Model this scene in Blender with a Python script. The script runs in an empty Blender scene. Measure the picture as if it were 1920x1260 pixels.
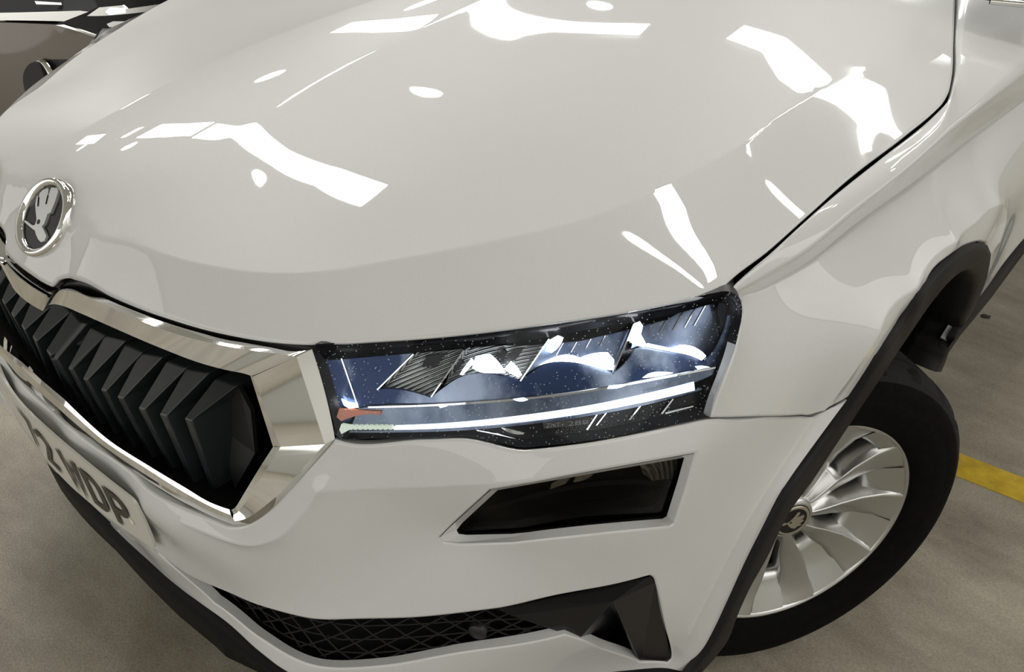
import bpy, bmesh, math, random
import numpy as np
from mathutils import Vector, Matrix
from mathutils.geometry import delaunay_2d_cdt
random.seed(4); rng = np.random.default_rng(4)
sc = bpy.context.scene; COL = sc.collection

# ------------------------------------------------------------------ camera
CX = (1.26492396, -0.38306751, 1.50042148); YAW, PIT, ROL, FPX = 0.72008081, 0.59156003, 0.02830629, 1792.74
def cam_axes():
    ca, sa, cb, sb, cc, s_ = math.cos(YAW), math.sin(YAW), math.cos(PIT), math.sin(PIT), math.cos(ROL), math.sin(ROL)
    f = np.array([-sa*cb, ca*cb, -sb]); r = np.array([ca, sa, 0.]); u = np.cross(r, f)
    return cc*r + s_*u, -s_*r + cc*u, f
RT, UP, FW = cam_axes(); C0 = np.array(CX)
cam = bpy.data.objects.new('camera', bpy.data.cameras.new('camera')); COL.objects.link(cam)
cam.data.sensor_width = 36; cam.data.lens = FPX/1920*36; cam.data.clip_start = .02
cam.matrix_world = Matrix(((RT[0], UP[0], -FW[0], CX[0]), (RT[1], UP[1], -FW[1], CX[1]), (RT[2], UP[2], -FW[2], CX[2]), (0, 0, 0, 1)))
sc.camera = cam
sc.view_settings.view_transform = 'Standard'; sc.view_settings.look = 'None'
sc.view_settings.gamma = 1; sc.view_settings.use_curve_mapping = False
sc.view_settings.exposure = 0.05
w = bpy.data.worlds.new('world'); sc.world = w; w.use_nodes = True
w.node_tree.nodes['Background'].inputs[0].default_value = (.8, .8, .76, 1); w.node_tree.nodes['Background'].inputs[1].default_value = .25

# ------------------------------------------------------------------ materials
def mat(name, col=(.5, .5, .5), rough=.5, metal=0, coat=0, emit=None, es=0, ior=1.5, coat_rough=.03, spec=.5):
    m = bpy.data.materials.new(name); m.use_nodes = True; b = m.node_tree.nodes['Principled BSDF']
    b.inputs['Base Color'].default_value = (*col, 1); b.inputs['Roughness'].default_value = rough
    b.inputs['Metallic'].default_value = metal; b.inputs['Coat Weight'].default_value = coat
    b.inputs['Coat Roughness'].default_value = coat_rough; b.inputs['IOR'].default_value = ior
    b.inputs['Specular IOR Level'].default_value = spec
    if emit: b.inputs['Emission Color'].default_value = (*emit, 1); b.inputs['Emission Strength'].default_value = es
    return m
def N(m, t, **k):
    n = m.node_tree.nodes.new(t)
    for a, v in k.items(): setattr(n, a, v)
    return n
def L(m, a, b): m.node_tree.links.new(a, b)
def noise_col(m, scale, c1, c2, lo=.35, hi=.65, detail=6, rough=.6, rrange=None, bump=0):
    b = m.node_tree.nodes['Principled BSDF']; tc = N(m, 'ShaderNodeTexCoord'); nz = N(m, 'ShaderNodeTexNoise')
    nz.inputs['Scale'].default_value = scale; nz.inputs['Detail'].default_value = detail; nz.inputs['Roughness'].default_value = rough
    r = N(m, 'ShaderNodeValToRGB'); r.color_ramp.elements[0].position = lo; r.color_ramp.elements[1].position = hi
    r.color_ramp.elements[0].color = (*c1, 1); r.color_ramp.elements[1].color = (*c2, 1)
    L(m, tc.outputs['Object'], nz.inputs['Vector']); L(m, nz.outputs['Fac'], r.inputs['Fac']); L(m, r.outputs['Color'], b.inputs['Base Color'])
    if bump:
        bp = N(m, 'ShaderNodeBump'); bp.inputs['Strength'].default_value = bump; bp.inputs['Distance'].default_value = .002
        L(m, nz.outputs['Fac'], bp.inputs['Height']); L(m, bp.outputs['Normal'], b.inputs['Normal'])
    return nz, r
M = {}
M['paint'] = mat('white_paint', (.62, .62, .595), .45, coat=1, coat_rough=.018, spec=.3)
noise_col(M['paint'], 900, (.595, .60, .59), (.635, .64, .63), bump=0)
M['black'] = mat('satin_black', (.012, .012, .013), .42)
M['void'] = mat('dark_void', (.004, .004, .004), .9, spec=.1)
M['gloss_black'] = mat('gloss_black', (.005, .005, .006), .2, spec=.3)
M['trim'] = mat('grained_black_plastic', (.022, .021, .021), .55, spec=.22)
M['lip_black'] = mat('lip_black', (.006, .006, .006), .6, spec=.12)
noise_col(M['trim'], 700, (.006, .0055, .0055), (.013, .012, .012), bump=.25)
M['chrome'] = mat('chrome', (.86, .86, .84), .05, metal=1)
M['chrome_soft'] = mat('frosted_chrome', (.72, .72, .69), .22, metal=1)
M['slat'] = mat('slat_gloss', (.022, .025, .028), .34, coat=.25, coat_rough=.12)
M['alloy'] = mat('silver_alloy', (.52, .52, .505), .27, metal=.93, coat=.4)
M['alloy_dark'] = mat('grey_alloy_back', (.16, .16, .155), .45, metal=.6)
M['tyre'] = mat('tyre_rubber', (.005, .005, .005), .8, spec=.06)
noise_col(M['tyre'], 60, (.003, .003, .003), (.005, .005, .005))
M['tread'] = mat('tread_rubber', (.016, .015, .015), .8, spec=.15)
M['plate'] = mat('plate_white', (.62, .61, .55), .35, coat=.3)
M['ink'] = mat('plate_black', (.05, .042, .03), .5)
M['bolt'] = mat('cap_white', (.8, .78, .66), .3)
M['blue'] = mat('blue_band', (.01, .06, .32), .4)
M['steel'] = mat('brake_steel', (.35, .33, .31), .35, metal=1)

# ------------------------------------------------------------------ projection helpers
def ray(px, py):
    d = RT*((px-960)/FPX) - UP*((py-630)/FPX) + FW
    return d
def onx(px, py, v): d = ray(px, py); return C0 + d*((v-C0[0])/d[0])
def ony(px, py, v): d = ray(px, py); return C0 + d*((v-C0[1])/d[1])
def onz(px, py, v): d = ray(px, py); return C0 + d*((v-C0[2])/d[2])
def hit_plane(px, py, P, n):
    d = ray(px, py); return C0 + d*(((P-C0) @ n)/(d @ n))
def hit(pts, G, t0=.7, t1=3.4, n=70):
    """first root of implicit function G along the sight lines; G(x,y,z) changes sign at the surface"""
    pts = np.atleast_2d(np.array(pts, float)); D = RT[None]*((pts[:, :1]-960)/FPX) - UP[None]*((pts[:, 1:2]-630)/FPX) + FW[None]
    ts = np.linspace(t0, t1, n); out = []
    A = C0[None, None] + D[:, None]*ts[None, :, None]
    V = G(A[..., 0].ravel(), A[..., 1].ravel(), A[..., 2].ravel()).reshape(len(pts), n)
    for i in range(len(pts)):
        s = np.where((V[i, :-1] < 0) & (V[i, 1:] >= 0))[0]
        k = s[0] if len(s) else int(np.argmin(np.abs(V[i])))
        out.append((ts[k], ts[min(k+1, n-1)]))
    lo = np.array([o[0] for o in out]); hi = np.array([o[1] for o in out])
    for _ in range(26):
        m = (lo+hi)/2; P = C0[None]+D*m[:, None]; v = G(P[:, 0], P[:, 1], P[:, 2]); lo = np.where(v < 0, m, lo); hi = np.where(v < 0, hi, m)
    return C0[None]+D*((lo+hi)/2)[:, None]
class TPS:
    def __init__(s, xy, v, lam=1e-6, cl=None):
        s.p = np.array(xy, float); v = np.array(v, float); n = len(v)
        K = s.k(s.p, s.p)+np.eye(n)*lam; P = np.c_[np.ones(n), s.p]
        A = np.block([[K, P], [P.T, np.zeros((3, 3))]]); s.w = np.linalg.solve(A, np.r_[v, 0, 0, 0])
    def k(s, a, b):
        r2 = ((a[:, None]-b[None])**2).sum(-1); return .5*r2*np.log(r2+1e-12)
    def __call__(s, x, y):
        sh = np.shape(x); q = np.c_[np.ravel(x), np.ravel(y)]; o = np.empty(len(q))
        for i in range(0, len(q), 20000):
            c = q[i:i+20000]; o[i:i+20000] = s.k(c, s.p) @ s.w[:-3] + s.w[-3] + c @ s.w[-2:]
        return o.reshape(sh)

def resample(P, h, closed=False, corner=38):
    """Catmull-Rom through the points, kept sharp where the polyline turns hard; about h between samples"""
    P = [np.array(p, float) for p in P]; n = len(P)
    def sharp(i):
        if not closed and i in (0, n-1): return True
        a = P[i]-P[i-1]; b = P[(i+1) % n]-P[i]
        c = a @ b/(np.linalg.norm(a)*np.linalg.norm(b)+1e-12); return c < math.cos(math.radians(corner))
    S = [sharp(i) for i in range(n)]; out = []
    for i in range(n if closed else n-1):
        p1, p2 = P[i], P[(i+1) % n]; L_ = np.linalg.norm(p2-p1)
        def tan(j, other):
            if S[j]: return None
            a, b, c = P[j-1], P[j], P[(j+1) % n]; la = np.linalg.norm(b-a); lb = np.linalg.norm(c-b)
            return ((b-a)/la*lb+(c-b)/lb*la)/(la+lb)
        m1, m2 = tan(i, 0), tan((i+1) % n, 0); ch = (p2-p1)/(L_+1e-12)
        if m1 is None and m2 is None: m1 = m2 = ch
        elif m1 is None: m1 = 2*ch-m2
        elif m2 is None: m2 = 2*ch-m1
        k = max(1, int(round(L_/h)))
        for j in range(k):
            t = j/k; out.append((2*t**3-3*t*t+1)*p1+(t**3-2*t*t+t)*m1*L_+(-2*t**3+3*t*t)*p2+(t**3-t*t)*m2*L_)
    if not closed: out.append(P[-1])
    return np.array(out)
def inside(q, poly):
    r = np.zeros(len(q), bool); a = poly; b = np.roll(poly, -1, 0)
    for k in range(0, len(q), 4000):
        x, y = q[k:k+4000, :1], q[k:k+4000, 1:2]; c = (a[:, 1] > y) != (b[:, 1] > y)
        r[k:k+4000] = (c & (x < (b[:, 0]-a[:, 0])*(y-a[:, 1])/(b[:, 1]-a[:, 1]+1e-30)+a[:, 0])).sum(1) % 2 == 1
    return r
def nearest(q, P):
    j = np.empty(len(q), int)
    for k in range(0, len(q), 4000):
        c = q[k:k+4000]; j[k:k+4000] = (-2*c @ P.T+(P**2).sum(1)).argmin(1)
    return j
def pdist(q, line, closed=False):
    """distance to a finely sampled polyline: nearest vertex, then its two segments"""
    line = np.asarray(line); n = len(line); j = nearest(q, line); best = np.hypot(*(q-line[j]).T)
    for o in (-1, 1):
        k = (j+o) % n if closed else np.clip(j+o, 0, n-1); a = line[j]; d = line[k]-a
        t = np.clip(((q-a)*d).sum(1)/((d*d).sum(1)+1e-20), 0, 1); best = np.minimum(best, np.hypot(*(q-a-t[:, None]*d).T))
    return best

# ------------------------------------------------------------------ objects
def link(name, me, m, parent=None, loc=(0, 0, 0)):
    o = bpy.data.objects.new(name, me); COL.objects.link(o); o.parent = parent
    if m is not None and me is not None: me.materials.append(M[m] if isinstance(m, str) else m)
    return o
def mesh(name, V, F, m, parent=None, smooth=True, normals=None, uvs=None):
    me = bpy.data.meshes.new(name); me.from_pydata([tuple(map(float, v)) for v in V], [], [tuple(map(int, f)) for f in F]); me.update()
    if smooth: me.polygons.foreach_set('use_smooth', [True]*len(me.polygons))
    if normals is not None: me.normals_split_custom_set_from_vertices([tuple(n) for n in normals])
    return link(name, me, m, parent)
def thing(name, label, cat, group=None, loc=(0, 0, 0)):
    o = bpy.data.objects.new(name, None); COL.objects.link(o); o.location = loc; o.empty_display_size = .1
    o['label'] = label; o['category'] = cat
    if group: o['group'] = group
    return o
def part(name, parent, label=None):
    o = bpy.data.objects.new(name, None); COL.objects.link(o); o.parent = parent
    if label: o['label'] = label
    return o
def struct(o): o['kind'] = 'structure'; return o
def solid(name, V, F, thick, m, parent, inward=None, smooth=True, flange=True):
    return None

class Surf:
    """a car body surface: to2/to3 map between surface coordinates and space, G is its implicit form for sight lines"""
    def lift(s, pts, dy=0.): return hit(pts, lambda x, y, z: s.G(x, y, z, dy))
    def uv(s, pts, h=None, closed=False):
        if h: pts = resample(pts, h, closed)
        return s.to2(s.lift(pts))
    def nrm(s, uv, off=0.):
        e = 1e-3; a = s.to3(uv+[e, 0])-s.to3(uv-[e, 0]); b = s.to3(uv+[0, e])-s.to3(uv-[0, e]); n = np.cross(a, b)
        n *= s.sgn; return n/np.linalg.norm(n, axis=1)[:, None]
def panel(name, S, outer, m, parent, holes=(), lines=(), h=.012, off=0., edge=.0016, ew=.004, flange=.010, bh=.006, analytic=True):
    """panel cut out of surface S by outlines in surface coordinates, with rolled edges and a return flange"""
    loops = [resample(outer, bh, True, 25)]+[resample(o, bh, True, 25) for o in holes]
    V = []; E = []
    for lp in loops:
        b = len(V); V += [tuple(p) for p in lp]; E += [(b+i, b+(i+1) % len(lp)) for i in range(len(lp))]
    nb = len(V); O = loops[0]
    def ok(q, dmin):
        r = inside(q, O)
        for hl in loops[1:]: r &= ~inside(q, hl)
        for lp in loops: r &= pdist(q, lp, True) > dmin
        return r
    if ew > 0:                                     # a ring of vertices just inside every edge
        for lp in loops:
            t = np.roll(lp, -1, 0)-np.roll(lp, 1, 0); t /= np.linalg.norm(t, axis=1)[:, None]+1e-12; nn = np.c_[-t[:, 1], t[:, 0]]
            for k in (ew*.45, ew):
                for sg in (1, -1):
                    q = lp+nn*k*sg; q = q[ok(q, k*.85)]; V += [tuple(p) for p in q]
    for ln in lines:
        q = resample(ln, .006); t = np.gradient(q, axis=0); t /= np.linalg.norm(t, axis=1)[:, None]+1e-12; nn = np.c_[-t[:, 1], t[:, 0]]
        for k in (0, .0025, -.0025, .006, -.006):
            p = q+nn*k; V += [tuple(a) for a in p[ok(p, .002)]]
    lo, hi = O.min(0), O.max(0); xs = np.arange(lo[0], hi[0], h); ys = np.arange(lo[1], hi[1], h*.866)
    g = np.array([(x+(h/2 if j % 2 else 0), y) for j, y in enumerate(ys) for x in xs]); keep = ok(g, max(ew*1.4, h*.35))
    for ln in lines: keep &= pdist(g, resample(ln, .006)) > .008
    V += [tuple(p) for p in g[keep]]
    r = delaunay_2d_cdt([Vector(p) for p in V], E, [], 0, 1e-6)
    P = np.array([tuple(p) for p in r[0]]); T = np.array([f for f in r[2] if len(f) == 3]); c = P[T].mean(1)
    k = inside(c, O)
    for hl in loops[1:]: k &= ~inside(c, hl)
    T = T[k]; P3 = S.to3(P); NR = S.nrm(P)
    d = np.full(len(P), 1e9)
    for lp in loops: d = np.minimum(d, pdist(P, lp, True))
    q = np.clip(1-d/max(ew, 1e-6), 0, 1); P3 = P3+NR*(off-(edge*q**2)[:, None])
    if analytic and edge > 0:
        G2 = np.zeros_like(NR); idx = np.where(q > 0)[0]; Pi = P[idx]; bd_ = np.full(len(idx), 1e9); D2 = np.zeros((len(idx), 2))
        for li, lp in enumerate(loops):             # tilt the normal outwards along the rolled edge
            x_, y_ = lp.T; area = (x_*np.roll(y_, -1)-np.roll(x_, -1)*y_).sum(); sg = (1 if area > 0 else -1)*(1 if li == 0 else -1)
            j = nearest(Pi, lp); dd = np.hypot(*(lp[j]-Pi).T); tg = lp[(j+1) % len(lp)]-lp[j-1]; nn = np.c_[tg[:, 1], -tg[:, 0]]*sg
            nn /= np.linalg.norm(nn, axis=1)[:, None]+1e-12; k_ = dd < bd_; D2[k_] = nn[k_]; bd_[k_] = dd[k_]
        v = S.to3(Pi+D2*1e-3)-S.to3(Pi); v /= np.linalg.norm(v, axis=1)[:, None]+1e-12; G2[idx] = v*q[idx][:, None]*1.1
        NR2 = NR+G2; NR2 /= np.linalg.norm(NR2, axis=1)[:, None]
    else: NR2 = NR
    used = np.unique(T); mp = -np.ones(len(P), int); mp[used] = np.arange(len(used)); T = mp[T]; P3 = P3[used]; NRu = NR[used]; NR2 = NR2[used]
    cr = np.cross(P3[T[:, 1]]-P3[T[:, 0]], P3[T[:, 2]]-P3[T[:, 0]])
    fl = (cr*NRu[T[:, 0]]).sum(1) < 0; T[fl] = T[fl][:, ::-1]
    V3 = [*P3]; F = [tuple(t) for t in T]; NN = [*NR2]
    if flange:                                      # separate ring of vertices so that the edge stays crisp
        cnt = {}
        for f in F:
            for a, b in ((f[0], f[1]), (f[1], f[2]), (f[2], f[0])): cnt[(a, b)] = 1
        bd = [e for e in cnt if (e[1], e[0]) not in cnt]; mp2 = {}
        for a, b in bd:
            for v in (a, b):
                if v not in mp2:
                    mp2[v] = len(V3); V3 += [P3[v], P3[v]-NRu[v]*flange]; NN += [np.zeros(3), np.zeros(3)]
        for a, b in bd:
            i, j = mp2[a], mp2[b]; F.append((j, i, i+1, j+1))
            fn = np.cross(V3[i]-V3[j], V3[i+1]-V3[j])
            for v in (i, i+1, j, j+1): NN[v] = NN[v]+fn/(np.linalg.norm(fn)+1e-12)
    NN = np.array(NN); NN /= np.linalg.norm(NN, axis=1)[:, None]+1e-12
    return mesh(name, V3, F, m, parent, True, NN)
def ok_in(p, loops):
    q = p[None]; r = inside(q, loops[0])[0]
    for hl in loops[1:]: r = r and not inside(q, hl)[0]
    return r
def grid_mesh(name, rows, m, parent, smooth=True, closed=False, flip=False, cap=False):
    V = [p for r in rows for p in r]; n = len(rows[0]); F = []
    for i in range(len(rows)-1):
        for j in range(n-1+(1 if closed else 0)):
            a, b = i*n+j, i*n+(j+1) % n; c, d = b+n, a+n; F.append((a, d, c, b) if flip else (a, b, c, d))
    if cap: F.append(tuple(range(n))[::-1]); F.append(tuple((len(rows)-1)*n+i for i in range(n)))
    return mesh(name, V, F, m, parent, smooth)
def join_into(name, parts, m, parent, smooth=True):
    V = []; F = []
    for v, f in parts:
        b = len(V); V += list(v); F += [tuple(i+b for i in q) for q in f]
    return mesh(name, V, F, m, parent, smooth)
def prism(poly3, n, t):
    """polygon (3d points) thickened by t along -n"""
    A = [np.array(p, float) for p in poly3]; k = len(A); n = np.array(n, float); n /= np.linalg.norm(n)
    V = A+[a-n*t for a in A]; F = [tuple(range(k)), tuple(range(2*k-1, k-1, -1))]+[(i, i+k, (i+1) % k+k, (i+1) % k) for i in range(k)]
    return V, F
def tube(pts, r, n=8, closed=False):
    pts = [np.array(p, float) for p in pts]; V = []; F = []; m = len(pts)
    for i, p in enumerate(pts):
        a = pts[i-1] if (i or closed) else p; b = pts[(i+1) % m] if (i < m-1 or closed) else p
        t = b-a; t /= np.linalg.norm(t); u = np.cross(t, [0.13, .2, 1.]); u /= np.linalg.norm(u); w_ = np.cross(t, u)
        for j in range(n): an = 2*math.pi*j/n; V.append(p+r*(math.cos(an)*u+math.sin(an)*w_))
    for i in range(m if closed else m-1):
        for j in range(n): F.append((i*n+j, i*n+(j+1) % n, ((i+1) % m)*n+(j+1) % n, ((i+1) % m)*n+j))
    return V, F
def box(c, s):
    x, y, z = c; a, b, d = s[0]/2, s[1]/2, s[2]/2
    V = [(x+i*a, y+j*b, z+k*d) for i in (-1, 1) for j in (-1, 1) for k in (-1, 1)]
    return V, [(0, 1, 3, 2), (4, 6, 7, 5), (0, 4, 5, 1), (2, 3, 7, 6), (0, 2, 6, 4), (1, 5, 7, 3)]
mir = lambda A: np.array(A)*np.array([-1, 1, 1])
mir2 = lambda A: np.array(A)*np.array([-1, 1])

# ------------------------------------------------------------------ hood surface z = h(x, y)
H0 = lambda y: np.interp(y, [0, .07, .1, .15, .2, .3, .4, .6, .8, 1.05, 1.35, 1.8], [.83, .880, .916, .936, .951, .975, .997, 1.027, 1.048, 1.075, 1.098, 1.115])
CREASE = [(180, 440, .903), (300, 475, .903), (440, 505, .902), (540, 510, .902), (700, 490, .906), (900, 452, .920), (1100, 405, .933), (1230, 352, .950), (1400, 262, .975), (1600, 135, 1.008), (1800, 0, 1.040)]
EDGE = [(123, 521, .838), (200, 553, .842), (300, 593, .844), (400, 622, .844), (500, 640, .843), (560, 645, .843), (700, 640, .846), (900, 623, .853), (1100, 596, .859), (1250, 570, .866), (1356, 542, .876),
        (1440, 471, .893), (1520, 400, .912), (1600, 329, .931), (1700, 253, .959), (1750, 212, .974), (1782, 160, .992), (1788, 80, 1.014)]
cr3 = np.array([onz(*q) for q in CREASE]); ed3 = np.array([onz(*q) for q in EDGE])
tail = np.array([[cr3[-1][0]-.02, 1.95, 1.055]])
_in = [cr3, mir(cr3), tail, mir(tail)]
_cy = np.interp([.2, .3, .4, .6, .8, 1.05, 1.35, 1.8], cr3[:, 1], cr3[:, 0]); _cz = np.interp([.2, .3, .4, .6, .8, 1.05, 1.35, 1.8], cr3[:, 1], cr3[:, 2])
def KX(x, y): i = np.interp(y, [.2, .3, .4, .6, .8, 1.05, 1.35, 1.8], np.arange(8)); xc = np.interp(i, np.arange(8), _cy); zc = np.interp(i, np.arange(8), _cz); return (H0(y)-zc)*(x/xc)**1.5
_in.append(np.array([[0, y, H0(y)] for y in (.1, .15, .22, .32, .45, .6, .8, 1.05, 1.35, 1.8)]))
for xx in (.2, .38): _in.append(np.array([[s*xx, y, H0(y)-KX(xx, y)] for s in (-1, 1) for y in (.24, .4, .6, .8, 1.05, 1.35, 1.8)]))
_in.append(np.array([[.055, .1, .913], [-.055, .1, .913], [.05, .13, .928], [-.05, .13, .928]])); _in = np.vstack(_in); tin = TPS(_in[:, :2], _in[:, 2], 1e-4)
nose = np.array([[0, .1, .914], [0, .074, .884], [.055, .074, .882], [-.055, .074, .882], [.05, .1, .911], [-.05, .1, .911], [0, .05, .856], [0, .034, .832], [.06, .036, .83], [-.06, .036, .83]])
_sk = np.vstack([cr3, mir(cr3), ed3, mir(ed3), nose, tail, mir(tail)]); tsk = TPS(_sk[:, :2], _sk[:, 2], 1e-4)
def hood_z(x, y):
    x = np.asarray(x, float); y = np.asarray(y, float); a = tin(x, y); b = tsk(x, y)
    ax = np.abs(x); xc = np.interp(y, [.08, .12, .2, .3, .4, .5, .6, .7, .8, .9, 1.2, 1.6], [.07, .09, .109, .114, .111, .103, .096, .09, .081, .071, .055, .04])
    amp = np.clip((y-.12)/.35, 0, 1); t = (ax-xc)/.003
    kink = .003*np.logaddexp(0, t)                 # slope changes at the ridge lines beside the centre
    a = a-amp*.10*kink*np.exp(-np.clip(ax-xc, 0, None)/.12)+amp*.004*np.exp(-np.abs(ax-xc)/.03)*0
    k = .0007+.0115*np.clip(1-ax/.3, 0, 1)*np.clip(1-(y-.05)/.2, 0, 1)
    hh = np.clip(.5+.5*(b-a)/k, 0, 1); return b*(1-hh)+a*hh-k*hh*(1-hh)
class HoodS(Surf):
    sgn = 1
    def G(s, x, y, z, d=0.): return np.where(y < -.05, -1., hood_z(x, y)-d-z)
    def to2(s, P): return np.array(P)[:, :2]
    def to3(s, uv): return np.c_[uv, hood_z(uv[:, 0], uv[:, 1])]
HS = HoodS()

# ------------------------------------------------------------------ front surface y = f(x, z)
hood_edge_px = [(60, 517), (86, 533), (95, 537), (101, 531), (107, 525), (115, 522), (126, 521), (140, 525), (200, 553), (300, 593), (400, 622), (500, 640), (560, 645), (620, 645), (700, 640), (900, 623), (1100, 596), (1250, 570), (1335, 551), (1352, 543), (1362, 532)]
shut_px = [(1362, 532), (1440, 470), (1520, 399), (1600, 328), (1700, 251), (1750, 210), (1768, 192), (1779, 172), (1784, 150), (1788, 80), (1791, 0), (1794, -70)]
he3 = HS.lift(hood_edge_px); sh3 = HS.lift(shut_px)
fa = []
for (a, b, z) in [(100, 768, .592), (180, 835, .592), (260, 890, .592), (350, 945, .592), (430, 982, .592), (470, 985, .600),
                  (130, 835, .572), (260, 930, .572), (330, 975, .570),
                  (292, 1040, .425), (350, 1075, .428), (450, 1120, .43), (570, 1160, .433), (750, 1160, .445), (930, 1143, .467),
                  (400, 1130, .372), (500, 1205, .365), (640, 1253, .365), (800, 1232, .378), (1060, 1190, .41), (300, 1075, .342), (520, 1250, .335), (170, 950, .345),
                  (800, 824, .738), (975, 840, .738), (1100, 828, .745)]: fa.append(onz(a, b, z))
for (a, b, y) in [(628, 822, .155), (588, 655, .165), (855, 1000, .25)]: fa.append(ony(a, b, y))
for (a, b, x) in [(1330, 783, .826), (1302, 853, .831), (1260, 970, .829), (1220, 1080, .818), (1255, 1240, .824), (1330, 1200, .864), (1400, 1050, .876), (1480, 900, .886), (1528, 778, .875), (1590, 745, .896), (1290, 1258, .848), (1380, 575, .800), (1430, 781, .853)]: fa.append(onx(a, b, x))
fa += list(he3[7:-2:2])
fa = np.array(fa); fa = fa[fa[:, 0] > .004]
fa = np.vstack([fa, mir(fa), [[0, .008, .592], [0, -.004, .572], [0, .012, .45], [0, .0, .5], [.1, .003, .5], [-.1, .003, .5], [.2, .011, .5], [-.2, .011, .5], [.26, .018, .5], [-.26, .018, .5], [0, .002, .46], [.2, .014, .46], [-.2, .014, .46], [0, .024, .375], [0, .024, .345], [0, .03, .82]]])
def _smooth(x, y, w=41):
    k = np.hanning(w); k /= k.sum(); return np.convolve(np.r_[y[0]*2-y[w:0:-1], y, y[-1]*2-y[-2:-w-2:-1]], k, 'same')[w:-w]
ARC = np.linspace(-.97, .97, 777)
_pl = _smooth(ARC, np.interp(np.abs(ARC), [0, .1, .2, .3, .4, .5, .6, .7, .8, .84, .86, .88, .9, .93, .98], [0, .003, .01, .026, .055, .105, .18, .285, .40, .47, .54, .64, .78, 1.05, 1.6]), 31)
_s = np.r_[0, np.cumsum(np.hypot(np.diff(ARC), np.diff(_pl)))]; _s -= _s[388]
plan = lambda x: np.interp(x, ARC, _pl); arcs = lambda x: np.interp(x, ARC, _s)
ftps = TPS(np.c_[arcs(fa[:, 0]), fa[:, 2]*1.3], fa[:, 1]-plan(fa[:, 0]), 2e-4)
FRIDGES = []                                       # (polyline in surface coords, height, width above, width below)
def fdisp(x, z):
    u = np.interp(x, ARC, _s); q = np.c_[np.abs(np.ravel(u)), np.ravel(z)]; r = np.zeros(len(q))
    for ln, amp, wa in FRIDGES:
        lo = ln.min(0)-4*wa; hi = ln.max(0)+4*wa; k = np.where((q > lo).all(1) & (q < hi).all(1))[0]
        if len(k): r[k] += amp*np.exp(-pdist(q[k], ln)/wa)
    return r.reshape(np.shape(x))
def front_y(x, z): return plan(x)+ftps(arcs(x), np.asarray(z)*1.3)-fdisp(x, z)
def kin(x): t = np.clip((np.abs(x)-.5)/.35, 0, 1); return np.sign(x)*.9*t*t*(3-2*t)
class FrontS(Surf):
    sgn = 1
    def G(s, x, y, z, d=0.):
        x = x+d*kin(x); return np.where((np.abs(x) > .93) | (z > 1.0) | (z < .1), -1., y-d-front_y(np.clip(x, -.93, .93), z))
    def base(s, P, d): P = np.array(P, float).copy(); P[:, 0] += d*kin(P[:, 0]); P[:, 1] -= d; return P
    def offs(s, P, d): P = np.array(P, float).copy(); P[:, 0] -= d*kin(P[:, 0]); P[:, 1] += d; return P
    def to2(s, P): P = np.array(P); return np.c_[np.interp(P[:, 0], ARC, _s), P[:, 2]]
    def to3(s, uv):
        x = np.interp(uv[:, 0], _s, ARC); return np.c_[x, front_y(x, uv[:, 1]), uv[:, 1]]
FS = FrontS()

# ------------------------------------------------------------------ side surface x = g(y, z)
ga = []
for (a, b, x) in [(1330, 783, .826), (1430, 781, .853), (1528, 778, .875), (1590, 745, .896), (1480, 900, .886), (1400, 1050, .876), (1330, 1200, .864), (1290, 1258, .848),
                  (1690, 590, .909), (1780, 480, .914), (1849, 462, .915), (1838, 540, .913), (1380, 575, .800),
                  (1640, 614, .904), (1709, 534, .908), (1783, 449, .909), (1863, 377, .905),
                  
                  (1900, 330, .888), (1900, 430, .894), (1859, 528, .898), (1920, 449, .898), (1800, 604, .900), (2020, 330, .90)]: ga.append(onx(a, b, x))
fcrease = []; flow = []; fshut = []
for (a0, b0, z0, a, b, z, a2, b2, dx) in [(1370, 540, .874, 1380, 548, .868, 1386, 554, .0), (1404, 508, .884, 1416, 528, .870, 1424, 542, .001), (1445, 474, .892, 1455, 505, .873, 1462, 522, .0), (1484, 438, .903, 1500, 478, .882, 1510, 494, -.001),
        (1560, 370, .920, 1595, 400, .906, 1608, 417, -.003), (1650, 298, .944, 1690, 325, .934, 1706, 347, -.004), (1754, 214, .974, 1802, 227, .967, 1830, 252, -.005), (1775, 193, .984, 1860, 181, .981, 1890, 208, -.005), (1790, 150, .995, 1920, 135, .995, 1950, 165, -.005), (1794, 60, 1.020, 1975, 95, 1.004, 2002, 127, -.005), (1798, -70, 1.052, 2050, 40, 1.018, 2080, 75, -.005)]:
    q = onz(a, b, z); fcrease.append(q); q2 = onx(a2, b2, q[0]+dx); flow.append(q2); ga.append(q2); fshut.append(onz(a0, b0, z0))
ga += [np.array(q) for q in ([.90, 1.8, .9], [.90, 1.9, .7], [.90, 2.1, .6], [.89, 2.1, .95], [.90, 1.0, .55], [.89, .9, .3], [.90, 1.6, .45])]
_fl = resample(flow, .035); ga += list(_fl[1:-1]); ga = np.array(ga); gtps = TPS(ga[:, [1, 2]], ga[:, 0], 4e-5)
SR = []
def side_x(y, z):
    r = gtps(y, z); q = np.c_[np.ravel(y), np.ravel(z)]; d = np.zeros(len(q))
    for ln, amp, wa in SR: d += amp*np.exp(-pdist(q, ln)/wa)
    return r+d.reshape(np.shape(r))
class SideS(Surf):
    sgn = 1
    def G(s, x, y, z, d=0.): return np.where((y < .2) | (z > 1.3), -1., side_x(y, z)-d-x)
    def to2(s, P): P = np.array(P); return P[:, 1:]
    def to3(s, uv): return np.c_[side_x(uv[:, 0], uv[:, 1]), uv]
SS = SideS()

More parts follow.
